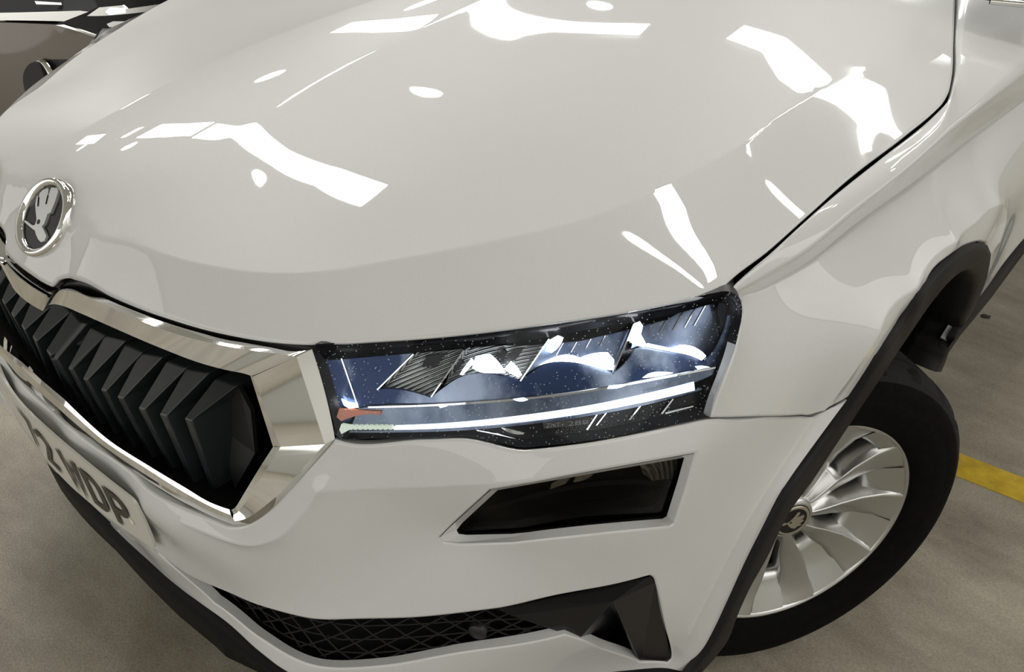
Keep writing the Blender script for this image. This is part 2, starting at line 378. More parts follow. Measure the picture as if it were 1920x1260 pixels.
# ================================================================== the room
def quadmesh(name, P, m, parent=None): return mesh(name, P, [(0, 1, 2, 3)], m, parent, False)
M['floor'] = mat('polished_concrete', (.3, .28, .24), .42, spec=.35)
def floor_mat(m):
    b = m.node_tree.nodes['Principled BSDF']; tc = N(m, 'ShaderNodeTexCoord'); mp = N(m, 'ShaderNodeMapping'); mp.inputs['Scale'].default_value = (1, 2.2, 1)
    mp.inputs['Rotation'].default_value = (0, 0, .35)
    L(m, tc.outputs['Object'], mp.inputs['Vector'])
    def nz(scale, det, rg=.6):
        n = N(m, 'ShaderNodeTexNoise'); n.inputs['Scale'].default_value = scale; n.inputs['Detail'].default_value = det; n.inputs['Roughness'].default_value = rg
        L(m, mp.outputs['Vector'], n.inputs['Vector']); return n
    a = nz(2.6, 9, .68); c = nz(160, 3, .7); r = N(m, 'ShaderNodeValToRGB'); e = r.color_ramp.elements
    e[0].position = .3; e[0].color = (.225, .197, .152, 1); e[1].position = .72; e[1].color = (.47, .43, .345, 1)
    L(m, a.outputs['Fac'], r.inputs['Fac'])
    r2 = N(m, 'ShaderNodeValToRGB'); r2.color_ramp.elements[0].position = .35; r2.color_ramp.elements[0].color = (.72, .71, .7, 1); r2.color_ramp.elements[1].position = .7; r2.color_ramp.elements[1].color = (1.18, 1.18, 1.16, 1)
    L(m, c.outputs['Fac'], r2.inputs['Fac']); mx = N(m, 'ShaderNodeMix', data_type='RGBA', blend_type='MULTIPLY'); mx.inputs['Factor'].default_value = 1
    L(m, r.outputs['Color'], mx.inputs['A']); L(m, r2.outputs['Color'], mx.inputs['B']); L(m, mx.outputs['Result'], b.inputs['Base Color'])
    bp = N(m, 'ShaderNodeBump'); bp.inputs['Strength'].default_value = .25; bp.inputs['Distance'].default_value = .002; L(m, c.outputs['Fac'], bp.inputs['Height']); L(m, bp.outputs['Normal'], b.inputs['Normal'])
floor_mat(M['floor'])
CEIL = 3.6
struct(quadmesh('floor', [(-9.5, -6, 0), (7, -6, 0), (7, 9, 0), (-9.5, 9, 0)], 'floor'))
M['ceil'] = mat('ceiling_grey', (.62, .62, .6), .8)
M['wall'] = mat('wall_white', (.74, .74, .72), .7)
M['beam'] = mat('beam_grey', (.42, .42, .41), .6)
X0, X1, Y0, Y1 = -9.5, 7, -6, 9
struct(quadmesh('ceiling', [(X0, Y0, CEIL), (X0, Y1, CEIL), (X1, Y1, CEIL), (X1, Y0, CEIL)], 'ceil'))
struct(quadmesh('wall_left', [(X0, Y0, 0), (X0, Y1, 0), (X0, Y1, CEIL), (X0, Y0, CEIL)], 'wall'))
struct(quadmesh('wall_right', [(X1, Y0, 0), (X1, Y0, CEIL), (X1, Y1, CEIL), (X1, Y1, 0)], 'wall'))
struct(quadmesh('wall_back', [(X0, Y1, 0), (X1, Y1, 0), (X1, Y1, CEIL), (X0, Y1, CEIL)], 'wall'))
struct(quadmesh('wall_front', [(X0, Y0, 0), (X0, Y0, CEIL), (X1, Y0, CEIL), (X1, Y0, 0)], 'wall'))
# LIGHTS_BEGIN
M['panel_light'] = mat('panel_emission', (1, 1, 1), emit=(1, .99, .965), es=25)
M['spot_light'] = mat('spot_emission', (1, 1, 1), emit=(1, .98, .93), es=30)
M['lamp_body'] = mat('lamp_body', (.6, .6, .6), .4)
def panel_lamp(P, label):
    c = np.mean(P, axis=0); t = thing('ceiling_panel_light', label, 'light', 'ceiling panel lights', (c[0], c[1], CEIL-.03))
    V = [(x-c[0], y-c[1], 0) for x, y in P]; mesh('diffuser', V, [tuple(range(len(V)))], 'panel_light', t, False)
    V, F = prism([(x*1.03, y*1.08, .03) for x, y, _ in V], (0, 0, 1), .028); mesh('housing', V, F, 'lamp_body', t, False)
for P, lb in (([(-.98, 1.08), (-1.44, 1.15), (-1.9, 1.10), (-2.9, 1.14), (-2.9, 1.36), (-2.0, 1.31), (-1.8, 1.3), (-1.46, 1.35), (-1.11, 1.33)], 'long ceiling panel light above the hood, nearest the grille'),
              ([(-2.3, 1.6), (-2.5, 1.84), (-2.72, 2.5), (-2.62, 2.8), (-2.45, 2.1), (-2.2, 1.6)], 'short crosswise ceiling panel light between the two rows'),  # extra lamp, added only to draw the long highlight on the hood ridge
              ([(-4.3, 1.2), (-3.46, 1.17), (-2.98, 1.17), (-2.98, 1.38), (-3.46, 1.36), (-4.2, 1.4)], 'short ceiling panel light left of the hood'),
              ([(-7.6, 1.4), (-5.8, 1.22), (-6.05, 1.5), (-7.6, 1.68)], 'wide ceiling panel light far left'),
              ([(-4.78, 1.24), (-4.62, 1.23), (-4.62, 1.40), (-4.76, 1.40)], 'narrow ceiling panel light far left'),
              ([(-1.7, 4.17), (-2.2, 3.83), (-2.45, 3.44), (-2.9, 3.44), (-2.9, 3.78), (-2.49, 3.82), (-2.29, 3.98), (-1.78, 4.4)], 'ceiling panel light in the second row above the windscreen'),
              ([(-5.27, 4.02), (-3.88, 3.62), (-3.08, 3.52), (-3.5, 3.98), (-4.22, 4.1), (-5.5, 4.5)], 'ceiling panel light in the second row left of the hood'),
              ([(-1.22, 4.6), (-.94, 4.62), (-.65, 4.33), (-.3, 4.2), (0, 4.22), (-.5, 4.72), (-.99, 5.03), (-1.3, 4.97)], 'slanted ceiling panel light above the rear of the hood'),
              ([(-.48, 5.02), (-.43, 5.08), (.405, 4.05), (.85, 3.25), (1.085, 2.95), (1.04, 2.93), (.82, 3.22), (.37, 4.02)], 'slanted ceiling panel light above the front wheel'),
              ([(.15, 2.08), (.67, 2.10), (1.02, 2.0), (1.06, 1.8), (1.04, 1.45), (.98, 1.66), (.95, 1.75)], 'slanted ceiling panel light above the headlight')): panel_lamp(P, lb)
for x, y, lr in [(-4.47, 4.57, .15), (-2.27, 4.44, .08), (-3.72, 2.32, .13), (-1.97, 2.54, .072), (-8.8, 2.9, .2), (-1.74, 1.0, .036), (.35, 3.34, .14), (1.28, 2.89, .045), (1.01, 1.28, .035), (-4.14, 1.06, .075), (-6.35, 1.15, .12)]:
    wx = 'far left over the brown car' if x < -5 else 'left of the hood' if x < -3 else 'over the middle of the hood' if x < -1 else 'over the hood edge' if x < .5 else 'over the left fender'
    t = thing('round_ceiling_lamp', f'round ceiling lamp {wx}, {"first" if y < 1.6 else "second" if y < 2.8 else "third" if y < 4.1 else "fourth" if y < 4.6 else "fifth"} row', 'lamp', 'round ceiling lamps', (x, y, CEIL-.05))
    V, F = [(lr*math.cos(a), lr*math.sin(a), 0) for a in np.linspace(0, 2*math.pi, 25)[:-1]], [tuple(range(24))[::-1]]
    mesh('diffuser', V, F, 'spot_light', t, False); V, F = tube([(0, 0, .002), (0, 0, .05)], lr*1.15, 20); mesh('housing', V, F, 'lamp_body', t)
# wide unseen area lights added as fill to brighten the car's front and side
for nm, loc_, sz, pw in (('hall_light', (-1.0, -5.2, 2.0), (15.5, 3.2), 185), ('hall_light', (5.1, 3.0, 3.56), (3.4, 10), 190)):
    ld = bpy.data.lights.new(nm, 'AREA'); ld.shape = 'RECTANGLE'; ld.size, ld.size_y = sz; ld.energy = pw; ld.color = (1, .99, .97); lo_ = bpy.data.objects.new(nm, ld); COL.objects.link(lo_); lo_.location = loc_
    if loc_[1] < -1: lo_.rotation_euler = (math.radians(68), 0, 0)
# LIGHTS_END

# ================================================================== the white car
car = thing('car', 'white car with lit headlight, chrome framed black grille and front wheel turned in', 'car')
half_hood = [[0, he3[0][1]-.0005]]+[list(p[:2]) for p in he3]+[list(p[:2]) for p in sh3[1:]]+[[.45, 1.66], [.2, 1.62], [0, 1.61]]
half_hood = np.array(half_hood)
hood_poly = np.vstack([half_hood, mir2(half_hood[1:-1])[::-1]])
crl = [np.vstack([cr3[:, :2]])]
cl = cr3[:, :2]; cc_ = [cl, mir2(cl)]
rid = np.array([[np.interp(y, [.08, .12, .2, .3, .4, .5, .6, .7, .8, .9, 1.2, 1.6], [.07, .09, .109, .114, .111, .103, .096, .09, .081, .071, .055, .04]), y] for y in np.linspace(.12, 1.5, 40)]); cc_ += [rid, mir2(rid)]
hood = panel('hood', HS, hood_poly, 'paint', car, lines=cc_, h=.014, flange=.003)

chrome_low = [(100, 768), (140, 803), (180, 835), (260, 890), (350, 945), (400, 969), (440, 984)]
bl = FS.uv(chrome_low); bl = np.vstack([[[0, .592]], bl]); bl[:, 1] -= .004
corner = FS.uv([(440, 984), (463, 985), (490, 970), (540, 921), (629, 824)])
hl_bot = FS.uv([(640, 828), (800, 825), (885, 824), (905, 828), (955, 840), (975, 843), (1020, 840), (1100, 831), (1270, 799), (1331, 787), (1430, 784), (1500, 781.5), (1526, 780.5), (1534, 777), (1562, 763.5), (1591, 748)])
arch_f = FS.uv([(1590, 747), (1530, 830), (1480, 900), (1438, 975), (1400, 1050), (1368, 1120), (1340, 1180), (1325, 1208), (1300, 1240), (1270, 1275)])
low = np.array([[arcs(.84), .215], [arcs(.75), .25], [arcs(.6), .295]])
lip_b = FS.uv([(520, 1250), (400, 1150), (300, 1075), (200, 985), (130, 905)])
half_b = np.vstack([bl, corner[1:], hl_bot, arch_f[1:], low, lip_b, [[0, lip_b[-1][1]-.001]]])
bump_poly = np.vstack([half_b, mir2(half_b[1:-1])[::-1]])
fog_out = [(824, 1008), (845, 987), (922, 917), (1110, 884), (1304, 850), (1286, 915), (1264, 982), (1256, 987), (1100, 1003), (960, 1018), (860, 1020), (832, 1017)]
fog_in = [(856, 994), (866, 981), (933, 919), (1110, 888), (1300, 855), (1281, 913), (1259, 968), (1250, 972), (1100, 987), (960, 1001), (875, 1003), (860, 1001)]
int_px = [(292, 1033), (320, 1056), (350, 1077), (450, 1122), (510, 1144), (570, 1159), (660, 1162), (750, 1160), (850, 1152), (930, 1142), (1060, 1114), (1218, 1080), (1226, 1084), (1230, 1095), (1245, 1160), (1259, 1236), (1252, 1243), (1202, 1242), (1140, 1220), (1086, 1198), (1060, 1190), (1020, 1200), (850, 1226), (700, 1250), (640, 1253), (600, 1250), (560, 1238), (500, 1204), (400, 1130), (330, 1068)]
def seg_dense(a, k=10): return [np.array(a[i])*(1-t)+np.array(a[(i+1) % len(a)])*t for i in range(len(a)) for t in np.linspace(0, 1, k, endpoint=False)]
fog_uv = FS.uv(seg_dense(fog_out)); int_uv = FS.uv(int_px)
# pressed lines of the bumper
def fr(pts, amp, wa): FRIDGES.append((resample(FS.uv(pts), .004), amp, wa))
bumper_lines = [[(606, 915), (650, 915), (740, 911), (830, 906), (925, 903)], [(606, 915), (560, 975), (530, 1005), (490, 1022), (455, 1020), (400, 1000)]]
fr([(606, 915), (740, 911), (900, 904), (1000, 893)], .006, .022)
fr([(606, 915), (570, 965), (530, 1003), (480, 1018), (420, 1005), (350, 975)], .007, .012)
fr([(1527, 785), (1465, 880), (1400, 985), (1345, 1090), (1300, 1180)], .006, .016)
bumper = panel('front_bumper', FS, bump_poly, 'paint', car, holes=[fog_uv, mir2(fog_uv), int_uv, mir2(int_uv)], h=.013, lines=[FRIDGES[0][0], FRIDGES[1][0], FRIDGES[2][0]], flange=.014)

# fender + side
SR.append((resample(SS.uv([(1528, 778), (1562, 732), (1605, 671), (1640, 614), (1709, 534), (1783, 449), (1823, 409), (1850, 385), (1866, 379), (1877, 388), (1878, 410), (1866, 450)]), .01), .009, .022))
flow_uv = SS.to2(np.array(flow)); rear = np.array([[2.25, .75], [2.1, .52]])
sill_uv = SS.uv([(1990, 370), (1920, 449), (1859, 528), (1800, 604), (1776, 640)])
arc_uv = SS.uv([(1812, 585), (1838, 532), (1849, 492), (1850, 466), (1840, 453), (1822, 456), (1780, 480), (1740, 522), (1690, 590), (1640, 668), (1593, 742)])
seam = SS.uv([(1591, 745), (1562, 760.5), (1533, 774.5), (1524, 777.5), (1500, 778.5), (1430, 781), (1345, 783.5), (1334, 783.5), (1346, 745), (1360, 710), (1378, 660), (1388, 618), (1394, 585), (1392, 563)])
fender = panel('fender', SS, np.vstack([flow_uv, rear, sill_uv, arc_uv, seam]), 'paint', car, h=.010, lines=[SR[0][0]], flange=.012)
def rs3(P, n):
    P = resample(P, .01); s_ = np.r_[0, np.cumsum(np.linalg.norm(np.diff(P, axis=0), axis=1))]; t = np.linspace(0, s_[-1], n); return np.array([np.interp(t, s_, P[:, k]) for k in range(3)]).T
a_, b_, c_ = rs3(fshut, 90), rs3(fcrease, 90), rs3(flow, 90)
c_[:, 0] = side_x(c_[:, 1], c_[:, 2])+.0006
rows = [a_+[-.004, 0, -.014], a_+[-.001, 0, -.0025], a_+[.0015, 0, -.0005]]+[a_*(1-t)+b_*t+np.array([0, 0, .006])*math.sin(math.pi*t)*.5 for t in (.12, .3, .5, .7, .88)]
rows += [b_+[0, 0, -.0006]]+[b_*(1-t)+c_*t+np.array([-.003, 0, 0])*math.sin(math.pi*t) for t in (.12, .35, .65, .9)]+[c_+[-.003, 0, -.008], c_+[-.012, 0, -.05]]
shelf = grid_mesh('fender_top', rows, 'paint', car, flip=False)
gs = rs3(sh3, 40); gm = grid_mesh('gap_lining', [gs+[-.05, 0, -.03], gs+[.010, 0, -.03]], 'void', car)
def mirror_obj(o):
    c = o.copy(); c.data = o.data.copy(); c.data.transform(Matrix.Scale(-1, 4, (1, 0, 0))); c.data.flip_normals(); COL.objects.link(c); return c
mirror_obj(fender); mirror_obj(shelf); mirror_obj(gm)

# wheel arch trim (black plastic band) and sill
out_tr = [(1758, 694), (1768, 668), (1776, 640), (1812, 585), (1838, 532), (1849, 492), (1850, 466), (1840, 453), (1822, 456), (1780, 480), (1740, 522), (1690, 590), (1640, 668), (1590, 747), (1530, 830), (1480, 900), (1438, 975), (1400, 1050), (1368, 1120), (1340, 1180), (1325, 1208), (1300, 1240), (1270, 1275)]
in_tr = [(1744, 694), (1757, 674), (1768, 652), (1785, 628), (1806, 580), (1818, 545), (1822, 520), (1814, 505), (1798, 508), (1770, 530), (1732, 578), (1690, 640), (1650, 700), (1612, 756), (1562, 832), (1518, 900), (1470, 965), (1432, 1045), (1400, 1100), (1378, 1150), (1362, 1195), (1342, 1222), (1310, 1258)]
def rail(S, px, n, dy=0.):
    q = resample(px, 8, corner=60); s = np.r_[0, np.cumsum(np.hypot(*np.diff(q, axis=0).T))]; t = np.linspace(0, s[-1], n)
    return S.lift(np.c_[np.interp(t, s, q[:, 0]), np.interp(t, s, q[:, 1])], dy)
SR2 = SR
n = 70; r0 = rail(SS, out_tr, n, 0); r1 = rail(SS, in_tr, n, 0)
ou = np.array([.007, 0, 0])
dwn = np.array([0, 1., 0])*np.clip((.62-r1[:, 2])/.15, 0, 1)[:, None]*-1.*(r1[:, 1:2] < .86)
rows = [r0-ou*.6, r0+ou*.9, r0*.85+r1*.15+ou*1.3, r0*.15+r1*.85+ou*1.1, r1+ou*.2, r1-[.03, 0, 0]+dwn*.03, r1-[.07, 0, 0]+dwn*.07]
grid_mesh('wheel_arch_trim', rows, 'trim', car)
wt = bpy.data.objects[-1] if False else None
# sill
s_in = SS.to3(np.vstack([sill_uv[::-1], rear[::-1][:1]]))
s_in = rail(SS, [(1768, 652), (1800, 606), (1859, 530), (1920, 451), (1990, 372), (2060, 300)], 14)
s_out = np.array([onx(a, b, .815) for a, b in [(1758, 692), (1783, 651), (1800, 630), (1859, 558), (1920, 475), (1990, 395), (2070, 318)]])
s_out = resample(s_out, .05); ii = np.linspace(0, len(s_out)-1, 14).round().astype(int); s_out = s_out[ii]
grid_mesh('side_skirt', [s_in-[.01, 0, 0], s_in+[.004, 0, 0], s_out, s_out-[.012, 0, .006]], 'trim', car)

# dark inside of the car seen through the gaps
def sample_grid(fn, a, b): return [[fn(u, v) for u in a] for v in b]
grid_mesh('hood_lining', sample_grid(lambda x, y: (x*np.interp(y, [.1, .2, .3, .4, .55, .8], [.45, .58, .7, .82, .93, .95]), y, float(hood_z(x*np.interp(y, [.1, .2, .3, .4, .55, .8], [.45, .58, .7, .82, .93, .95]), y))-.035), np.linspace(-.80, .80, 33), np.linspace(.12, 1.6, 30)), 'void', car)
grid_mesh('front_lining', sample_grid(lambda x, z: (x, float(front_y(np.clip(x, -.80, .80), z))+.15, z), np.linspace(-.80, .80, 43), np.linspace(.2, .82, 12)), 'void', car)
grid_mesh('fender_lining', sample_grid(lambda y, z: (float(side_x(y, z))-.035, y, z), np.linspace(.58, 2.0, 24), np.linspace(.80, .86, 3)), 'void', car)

# lower lip
lipT = [(130, 905), (200, 985), (300, 1075), (400, 1150), (520, 1250)]
lipB = [(85, 850), (128, 918), (170, 985), (270, 1090), (350, 1170), (450, 1257)]
xs = np.linspace(0, .86, 30)
topz = np.interp(xs, [0, .4, .6, .75, .86], [lip_b[-1][1], lip_b[0][1], .295, .25, .215])
top = np.c_[xs, front_y(xs, topz), topz]
bot = top.copy(); bp_ = np.array([onz(a, b, .26) for a, b in lipB])
bot[:, 2] = .26; bot[:, 1] = np.interp(xs, [0, .1, .2, .3, .4], [bp_[np.abs(bp_[:, 0]-q).argmin()][1] for q in (0, .1, .2, .3, .36)])
bot[:, 1] = np.where(xs > .3, plan(xs)+(bot[:, 1]-plan(xs))[np.searchsorted(xs, .3)], bot[:, 1]); bot[:, 2] = np.interp(xs, [0, .42, .6, .75, .86], [.26, .26, .23, .19, .17])
def both_lip(rows): return [np.vstack([(mir(r[1:])+np.c_[0*r[1:, 0], .24*np.minimum(r[1:, 0], .5)**2, 0*r[1:, 0]])[::-1], r]) for r in rows]
def both(rows): return [np.vstack([mir(r[1:])[::-1], r]) for r in rows]
grid_mesh('lower_lip', both_lip([top+[0, .02, 0], top+[0, -.004, -.003], bot*.3+top*.7+[0, -.006, 0], bot, bot+[0, .02, -.015], bot+np.c_[0*xs, .3*np.clip((.78-xs)/.3, 0, 1)+.005, 0*xs-.01]]), 'lip_black', car)

# ------------------------------------------------------------------ grille
grille = part('grille', car)
def crow(px, n, dy):
    return rail(FS, px, n, dy)
O1 = [(104, 546), (110, 541), (118, 538), (135, 538), (170, 549), (230, 574), (330, 611), (430, 637), (500, 650), (556, 659), (585, 655)]
R1 = [(102, 554), (108, 548), (118, 545), (135, 546), (170, 559), (230, 587), (330, 626), (430, 650), (500, 661), (540, 666), (556, 669)]
I1 = [(84, 579), (90, 573), (98, 570), (112, 572), (150, 587), (200, 609), (300, 652), (380, 682), (430, 695), (460, 701), (474, 706)]
k0 = FS.lift([(95, 552)], -.006)[0]; k1 = FS.lift([(93, 559)], -.014)[0]; k2 = FS.lift([(80, 583)], -.006)[0]
n = 60; rows = [crow(O1, n, .02), crow(O1, n, .0), crow(R1, n, -.012), crow(I1, n, -.006), crow(I1, n, -.006)+[0, .056, 0]]
# centre piece under the hood's tongue, from the kink to the middle of the car
def centre(k): k = np.array(k); return np.array([[k[0]*t, .004*(t*t-1)+k[1], k[2]] for t in np.linspace(0, 1, 8)])
cen = [centre(k0+[0, .02, 0]), centre(k0), centre(k1), centre(k2), centre(k2+[0, .056, 0])]
rows = [np.vstack([c, r]) for c, r in zip(cen, rows)]
def faceted(rows):
    P = []; F = []
    for a, b in zip(rows[:-1], rows[1:]):
        k = len(P); n_ = len(a); P += list(a)+list(b); F += [(k+j, k+j+1, k+n_+j+1, k+n_+j) for j in range(n_-1)]
    return P, F
def mirror_vf(vf): return [mir(v) for v in vf[0]], [tuple(reversed(f)) for f in vf[1]]
up = faceted(rows)
O2 = [(585, 655), (600, 702), (628, 823)]; R2 = [(556, 669), (609, 833)]; R3 = [(474, 706), (526, 838)]; I2 = [(469, 703), (512, 838)]
q = lambda px, dy, n=16: crow(px, n, dy)
side = faceted([q(O2, .03), q(O2, -.002), q(R2, -.012), q(R3, -.008), q(I2, -.004), q(I2, -.004)+[0, .05, 0]])
O3 = [(628, 823), (585, 872), (541, 921), (508, 955), (485, 972), (462, 984), (440, 984)]
R4 = [(609, 833), (565, 880), (525, 925), (495, 950), (470, 968), (455, 975), (440, 977)]
I3 = [(512, 838), (490, 872), (468, 908), (450, 938), (444, 948), (438, 955), (430, 955)]
R5 = [(526, 838), (505, 872), (480, 910), (460, 942), (450, 955), (442, 964), (433, 966)]
low_f = faceted([q(O3, .03, 26), q(O3, -.002, 26), q(R4, -.012, 26), q(R5, -.008, 26), q(I3, -.006, 26)])
O4 = [(440, 984), (400, 969), (350, 945), (260, 890), (180, 835), (140, 803), (100, 768)]
R6 = [(440, 977), (400, 962), (350, 936), (260, 882), (180, 826), (140, 793), (103, 760)]
R7 = [(433, 966), (395, 950), (350, 926), (270, 876), (190, 823), (150, 788), (112, 753)]
I4 = [(430, 955), (392, 941), (350, 916), (280, 874), (200, 822), (160, 787), (120, 748)]
def tail0(r): e = r[-1].copy(); e[0] = 0; e[1] -= .001; return np.vstack([r, e])
bot_f = faceted([tail0(q(a, d, 40)) for a, d in ((O4, .03), (O4, -.002), (R6, -.010), (R7, -.0105), (I4, -.008))])
fr_parts = []
for vf in (up, side, low_f, bot_f): fr_parts += [vf, mirror_vf(vf)]
frame = join_into('chrome_frame', fr_parts, 'chrome', grille); frame['label'] = 'mirror chrome frame'

# blades of the grille
noses = [(77, 657), (102, 673), (130, 692), (158, 712), (192, 733), (223, 747), (263, 768), (303, 780), (350, 788)]
tops = [((100, 592), (125, 598)), ((131, 600), (163, 607)), ((168, 615), (197, 629)), ((195, 630), (235, 639)), ((233, 645), (267, 660)), ((262, 662), (305, 669)), ((312, 677), (350, 690)), ((348, 692), (392, 699)), ((403, 710), (445, 723))]
bots = [(135, 745), (160, 773), (187, 797), (213, 813), (247, 838), (283, 858), (320, 878), (360, 905), (398, 917)]
M['emblem'] = mat('emblem_silver', (.62, .64, .63), .3, metal=.55)
M['slat_side'] = M['slat']
for i, (nn_, (tl, tr), bb) in enumerate(zip(noses, tops, bots)):
    wn = 4+.55*i; A = FS.lift([tl, tr], .06); B = FS.lift([(nn_[0]-wn*.6, nn_[1]-wn*.4), (nn_[0]+wn, nn_[1]+wn*.1)], .010); Cb = FS.lift([(bb[0]-wn*.6, bb[1]-2), (bb[0]+wn*.7, bb[1]+2)], .05)
    if i == 0:
        for g_ in (A, B, Cb): m_ = g_[:, 0].mean(); g_[:, 0] -= m_
    rings = []
    for g_, dep in ((A, .05), (B, .09), (Cb, .05)):
        rings.append([g_[0], g_[1], g_[1]+[0, dep, 0], g_[0]+[0, dep, 0]])
    for sgn in ((1, -1) if i else (1,)):
        V = [v*np.array([sgn, 1, 1]) for r_ in rings for v in r_]; F = []
        for k in range(2):
            for j in range(4): f = (k*4+j, k*4+(j+1) % 4, k*4+4+(j+1) % 4, k*4+4+j); F.append(f if sgn < 0 else f[::-1])
        F += [(0, 1, 2, 3) if sgn > 0 else (3, 2, 1, 0), (8, 9, 10, 11) if sgn < 0 else (11, 10, 9, 8)]
        o = mesh('slat', V, F, 'slat', grille, False); md = o.modifiers.new('bevel', 'BEVEL'); md.width = .0022; md.segments = 3; md.limit_method = 'ANGLE'
# inner end vane, shelf and back of the grille
sh_a = np.vstack([rail(FS, [(112, 752), (200, 822), (300, 884), (430, 955)], 20, .045)]); sh_a = np.vstack([[[0, sh_a[0][1], sh_a[0][2]]], sh_a])
sh_a = sh_a-[0, 0, .012]
grid_mesh('grille_floor', both([sh_a, sh_a+[0, .12, .004]]), 'black', grille)
for px_, b_ in [((405, 770), (398, 925)), ((330, 850), (333, 905)), ((262, 820), (266, 868)), ((200, 790), (208, 835))]:
    a_, c_ = FS.lift([px_, b_], .075); 
    for sgn in (1, -1):
        V, F = tube([a_, c_], .006, 4); mesh('support_rib', [mir(v) if sgn < 0 else v for v in V], F, 'black', grille, False)
pv = FS.lift([(425, 735), (448, 728), (470, 770), (478, 850), (440, 918), (412, 800)], .07)
for q_ in (pv, mir(pv)): V, F = prism(q_, (0, -1, 0), .006); mesh('end_vane', V, F, 'black', grille, False)
# black seal between hood and chrome
sa = rail(HS, hood_edge_px[2:15], 40, 0)+[0, .012, -.006]; sb = crow([(98, 545)]+O1[1:], 40, .012)
sa = np.vstack([[[0, sa[0][1], sa[0][2]]], sa]); sb = np.vstack([[[0, sb[0][1]+.004, sb[0][2]]], sb])
grid_mesh('hood_seal', both([sa+[0, .03, -.002], sa, sb, sb+[0, .04, -.01]]), 'black', car)

def lathe_on(c, u, v, n, prof, seg=56):
    V = []; F = []
    for r_, h_ in prof:
        for k in range(seg): a = 2*math.pi*k/seg; V.append(c+r_*(math.cos(a)*u+math.sin(a)*v)+n*h_)
    for i in range(len(prof)-1):
        for k in range(seg): F.append((i*seg+k, i*seg+(k+1) % seg, (i+1)*seg+(k+1) % seg, (i+1)*seg+k))
    return V, F
def disc_on(c, u, v, n, r, h, seg=56): V, F = lathe_on(c, u, v, n, [(r, h)], seg); return V, [tuple(range(seg))]

# ------------------------------------------------------------------ headlight
def noise_metal(name, c1, c2, scale, rough, metal=1, lo=.35, hi=.65, stretch=None, bump=0, coat=0):
    m = mat(name, c1, rough, metal=metal, coat=coat); nz, r = noise_col(m, scale, c1, c2, lo, hi, bump=bump)
    if stretch:
        mp = N(m, 'ShaderNodeMapping'); mp.inputs['Scale'].default_value = stretch; tc = [n for n in m.node_tree.nodes if n.type == 'TEX_COORD'][0]
        L(m, tc.outputs['Object'], mp.inputs['Vector']); L(m, mp.outputs['Vector'], nz.inputs['Vector'])
    return m
M['bezel'] = noise_metal('blue_steel_bezel', (.03, .05, .11), (.46, .54, .68), 9, .33, metal=.85, lo=.45, hi=.66, stretch=(1, 1, .35))  # blotches of bright and dark colour stand in for reflections in the bezel
M['bezel_low'] = noise_metal('dark_bezel_ledge', (.07, .095, .14), (.30, .35, .42), 12, .3, metal=.85, stretch=(1, 1, .4))
def ribbed(name, col, scale, rough=.2, rot=(0, 0, .6)):
    m = mat(name, col, rough, metal=.95); b = m.node_tree.nodes['Principled BSDF']; tc = N(m, 'ShaderNodeTexCoord'); mp = N(m, 'ShaderNodeMapping'); mp.inputs['Rotation'].default_value = rot
    wv = N(m, 'ShaderNodeTexWave'); wv.inputs['Scale'].default_value = scale; wv.inputs['Distortion'].default_value = .6; bp = N(m, 'ShaderNodeBump'); bp.inputs['Strength'].default_value = .8; bp.inputs['Distance'].default_value = .002
    L(m, tc.outputs['Object'], mp.inputs['Vector']); L(m, mp.outputs['Vector'], wv.inputs['Vector']); L(m, wv.outputs['Fac'], bp.inputs['Height']); L(m, bp.outputs['Normal'], b.inputs['Normal'])
    r = N(m, 'ShaderNodeValToRGB'); r.color_ramp.elements[0].color = (*[c*.5 for c in col], 1); r.color_ramp.elements[1].color = (*col, 1); L(m, wv.outputs['Fac'], r.inputs['Fac']); L(m, r.outputs['Color'], b.inputs['Base Color'])
    return m
M['rib_glass'] = ribbed('ribbed_reflector', (.80, .84, .82), 130, rough=.35)
M['rib_dark'] = noise_metal('dark_reflector', (.04, .06, .11), (.27, .32, .41), 14, .28, metal=.8, stretch=(1, 1, .3))
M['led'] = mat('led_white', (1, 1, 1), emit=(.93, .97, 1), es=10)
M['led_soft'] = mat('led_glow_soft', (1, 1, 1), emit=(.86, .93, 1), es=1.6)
M['drl'] = mat('drl_white', (1, 1, 1), emit=(.86, .94, 1), es=1.25)
M['drl_end'] = mat('drl_ribbed_end', (.6, .64, .55), .3, emit=(.8, .95, .75), es=.35)
M['amber'] = mat('amber_reflector', (.55, .16, .07), .2, coat=.6)
M['print'] = mat('grey_print', (.25, .27, .29), .6)
M['sticker'] = mat('sticker_brown', (.07, .06, .05), .6)
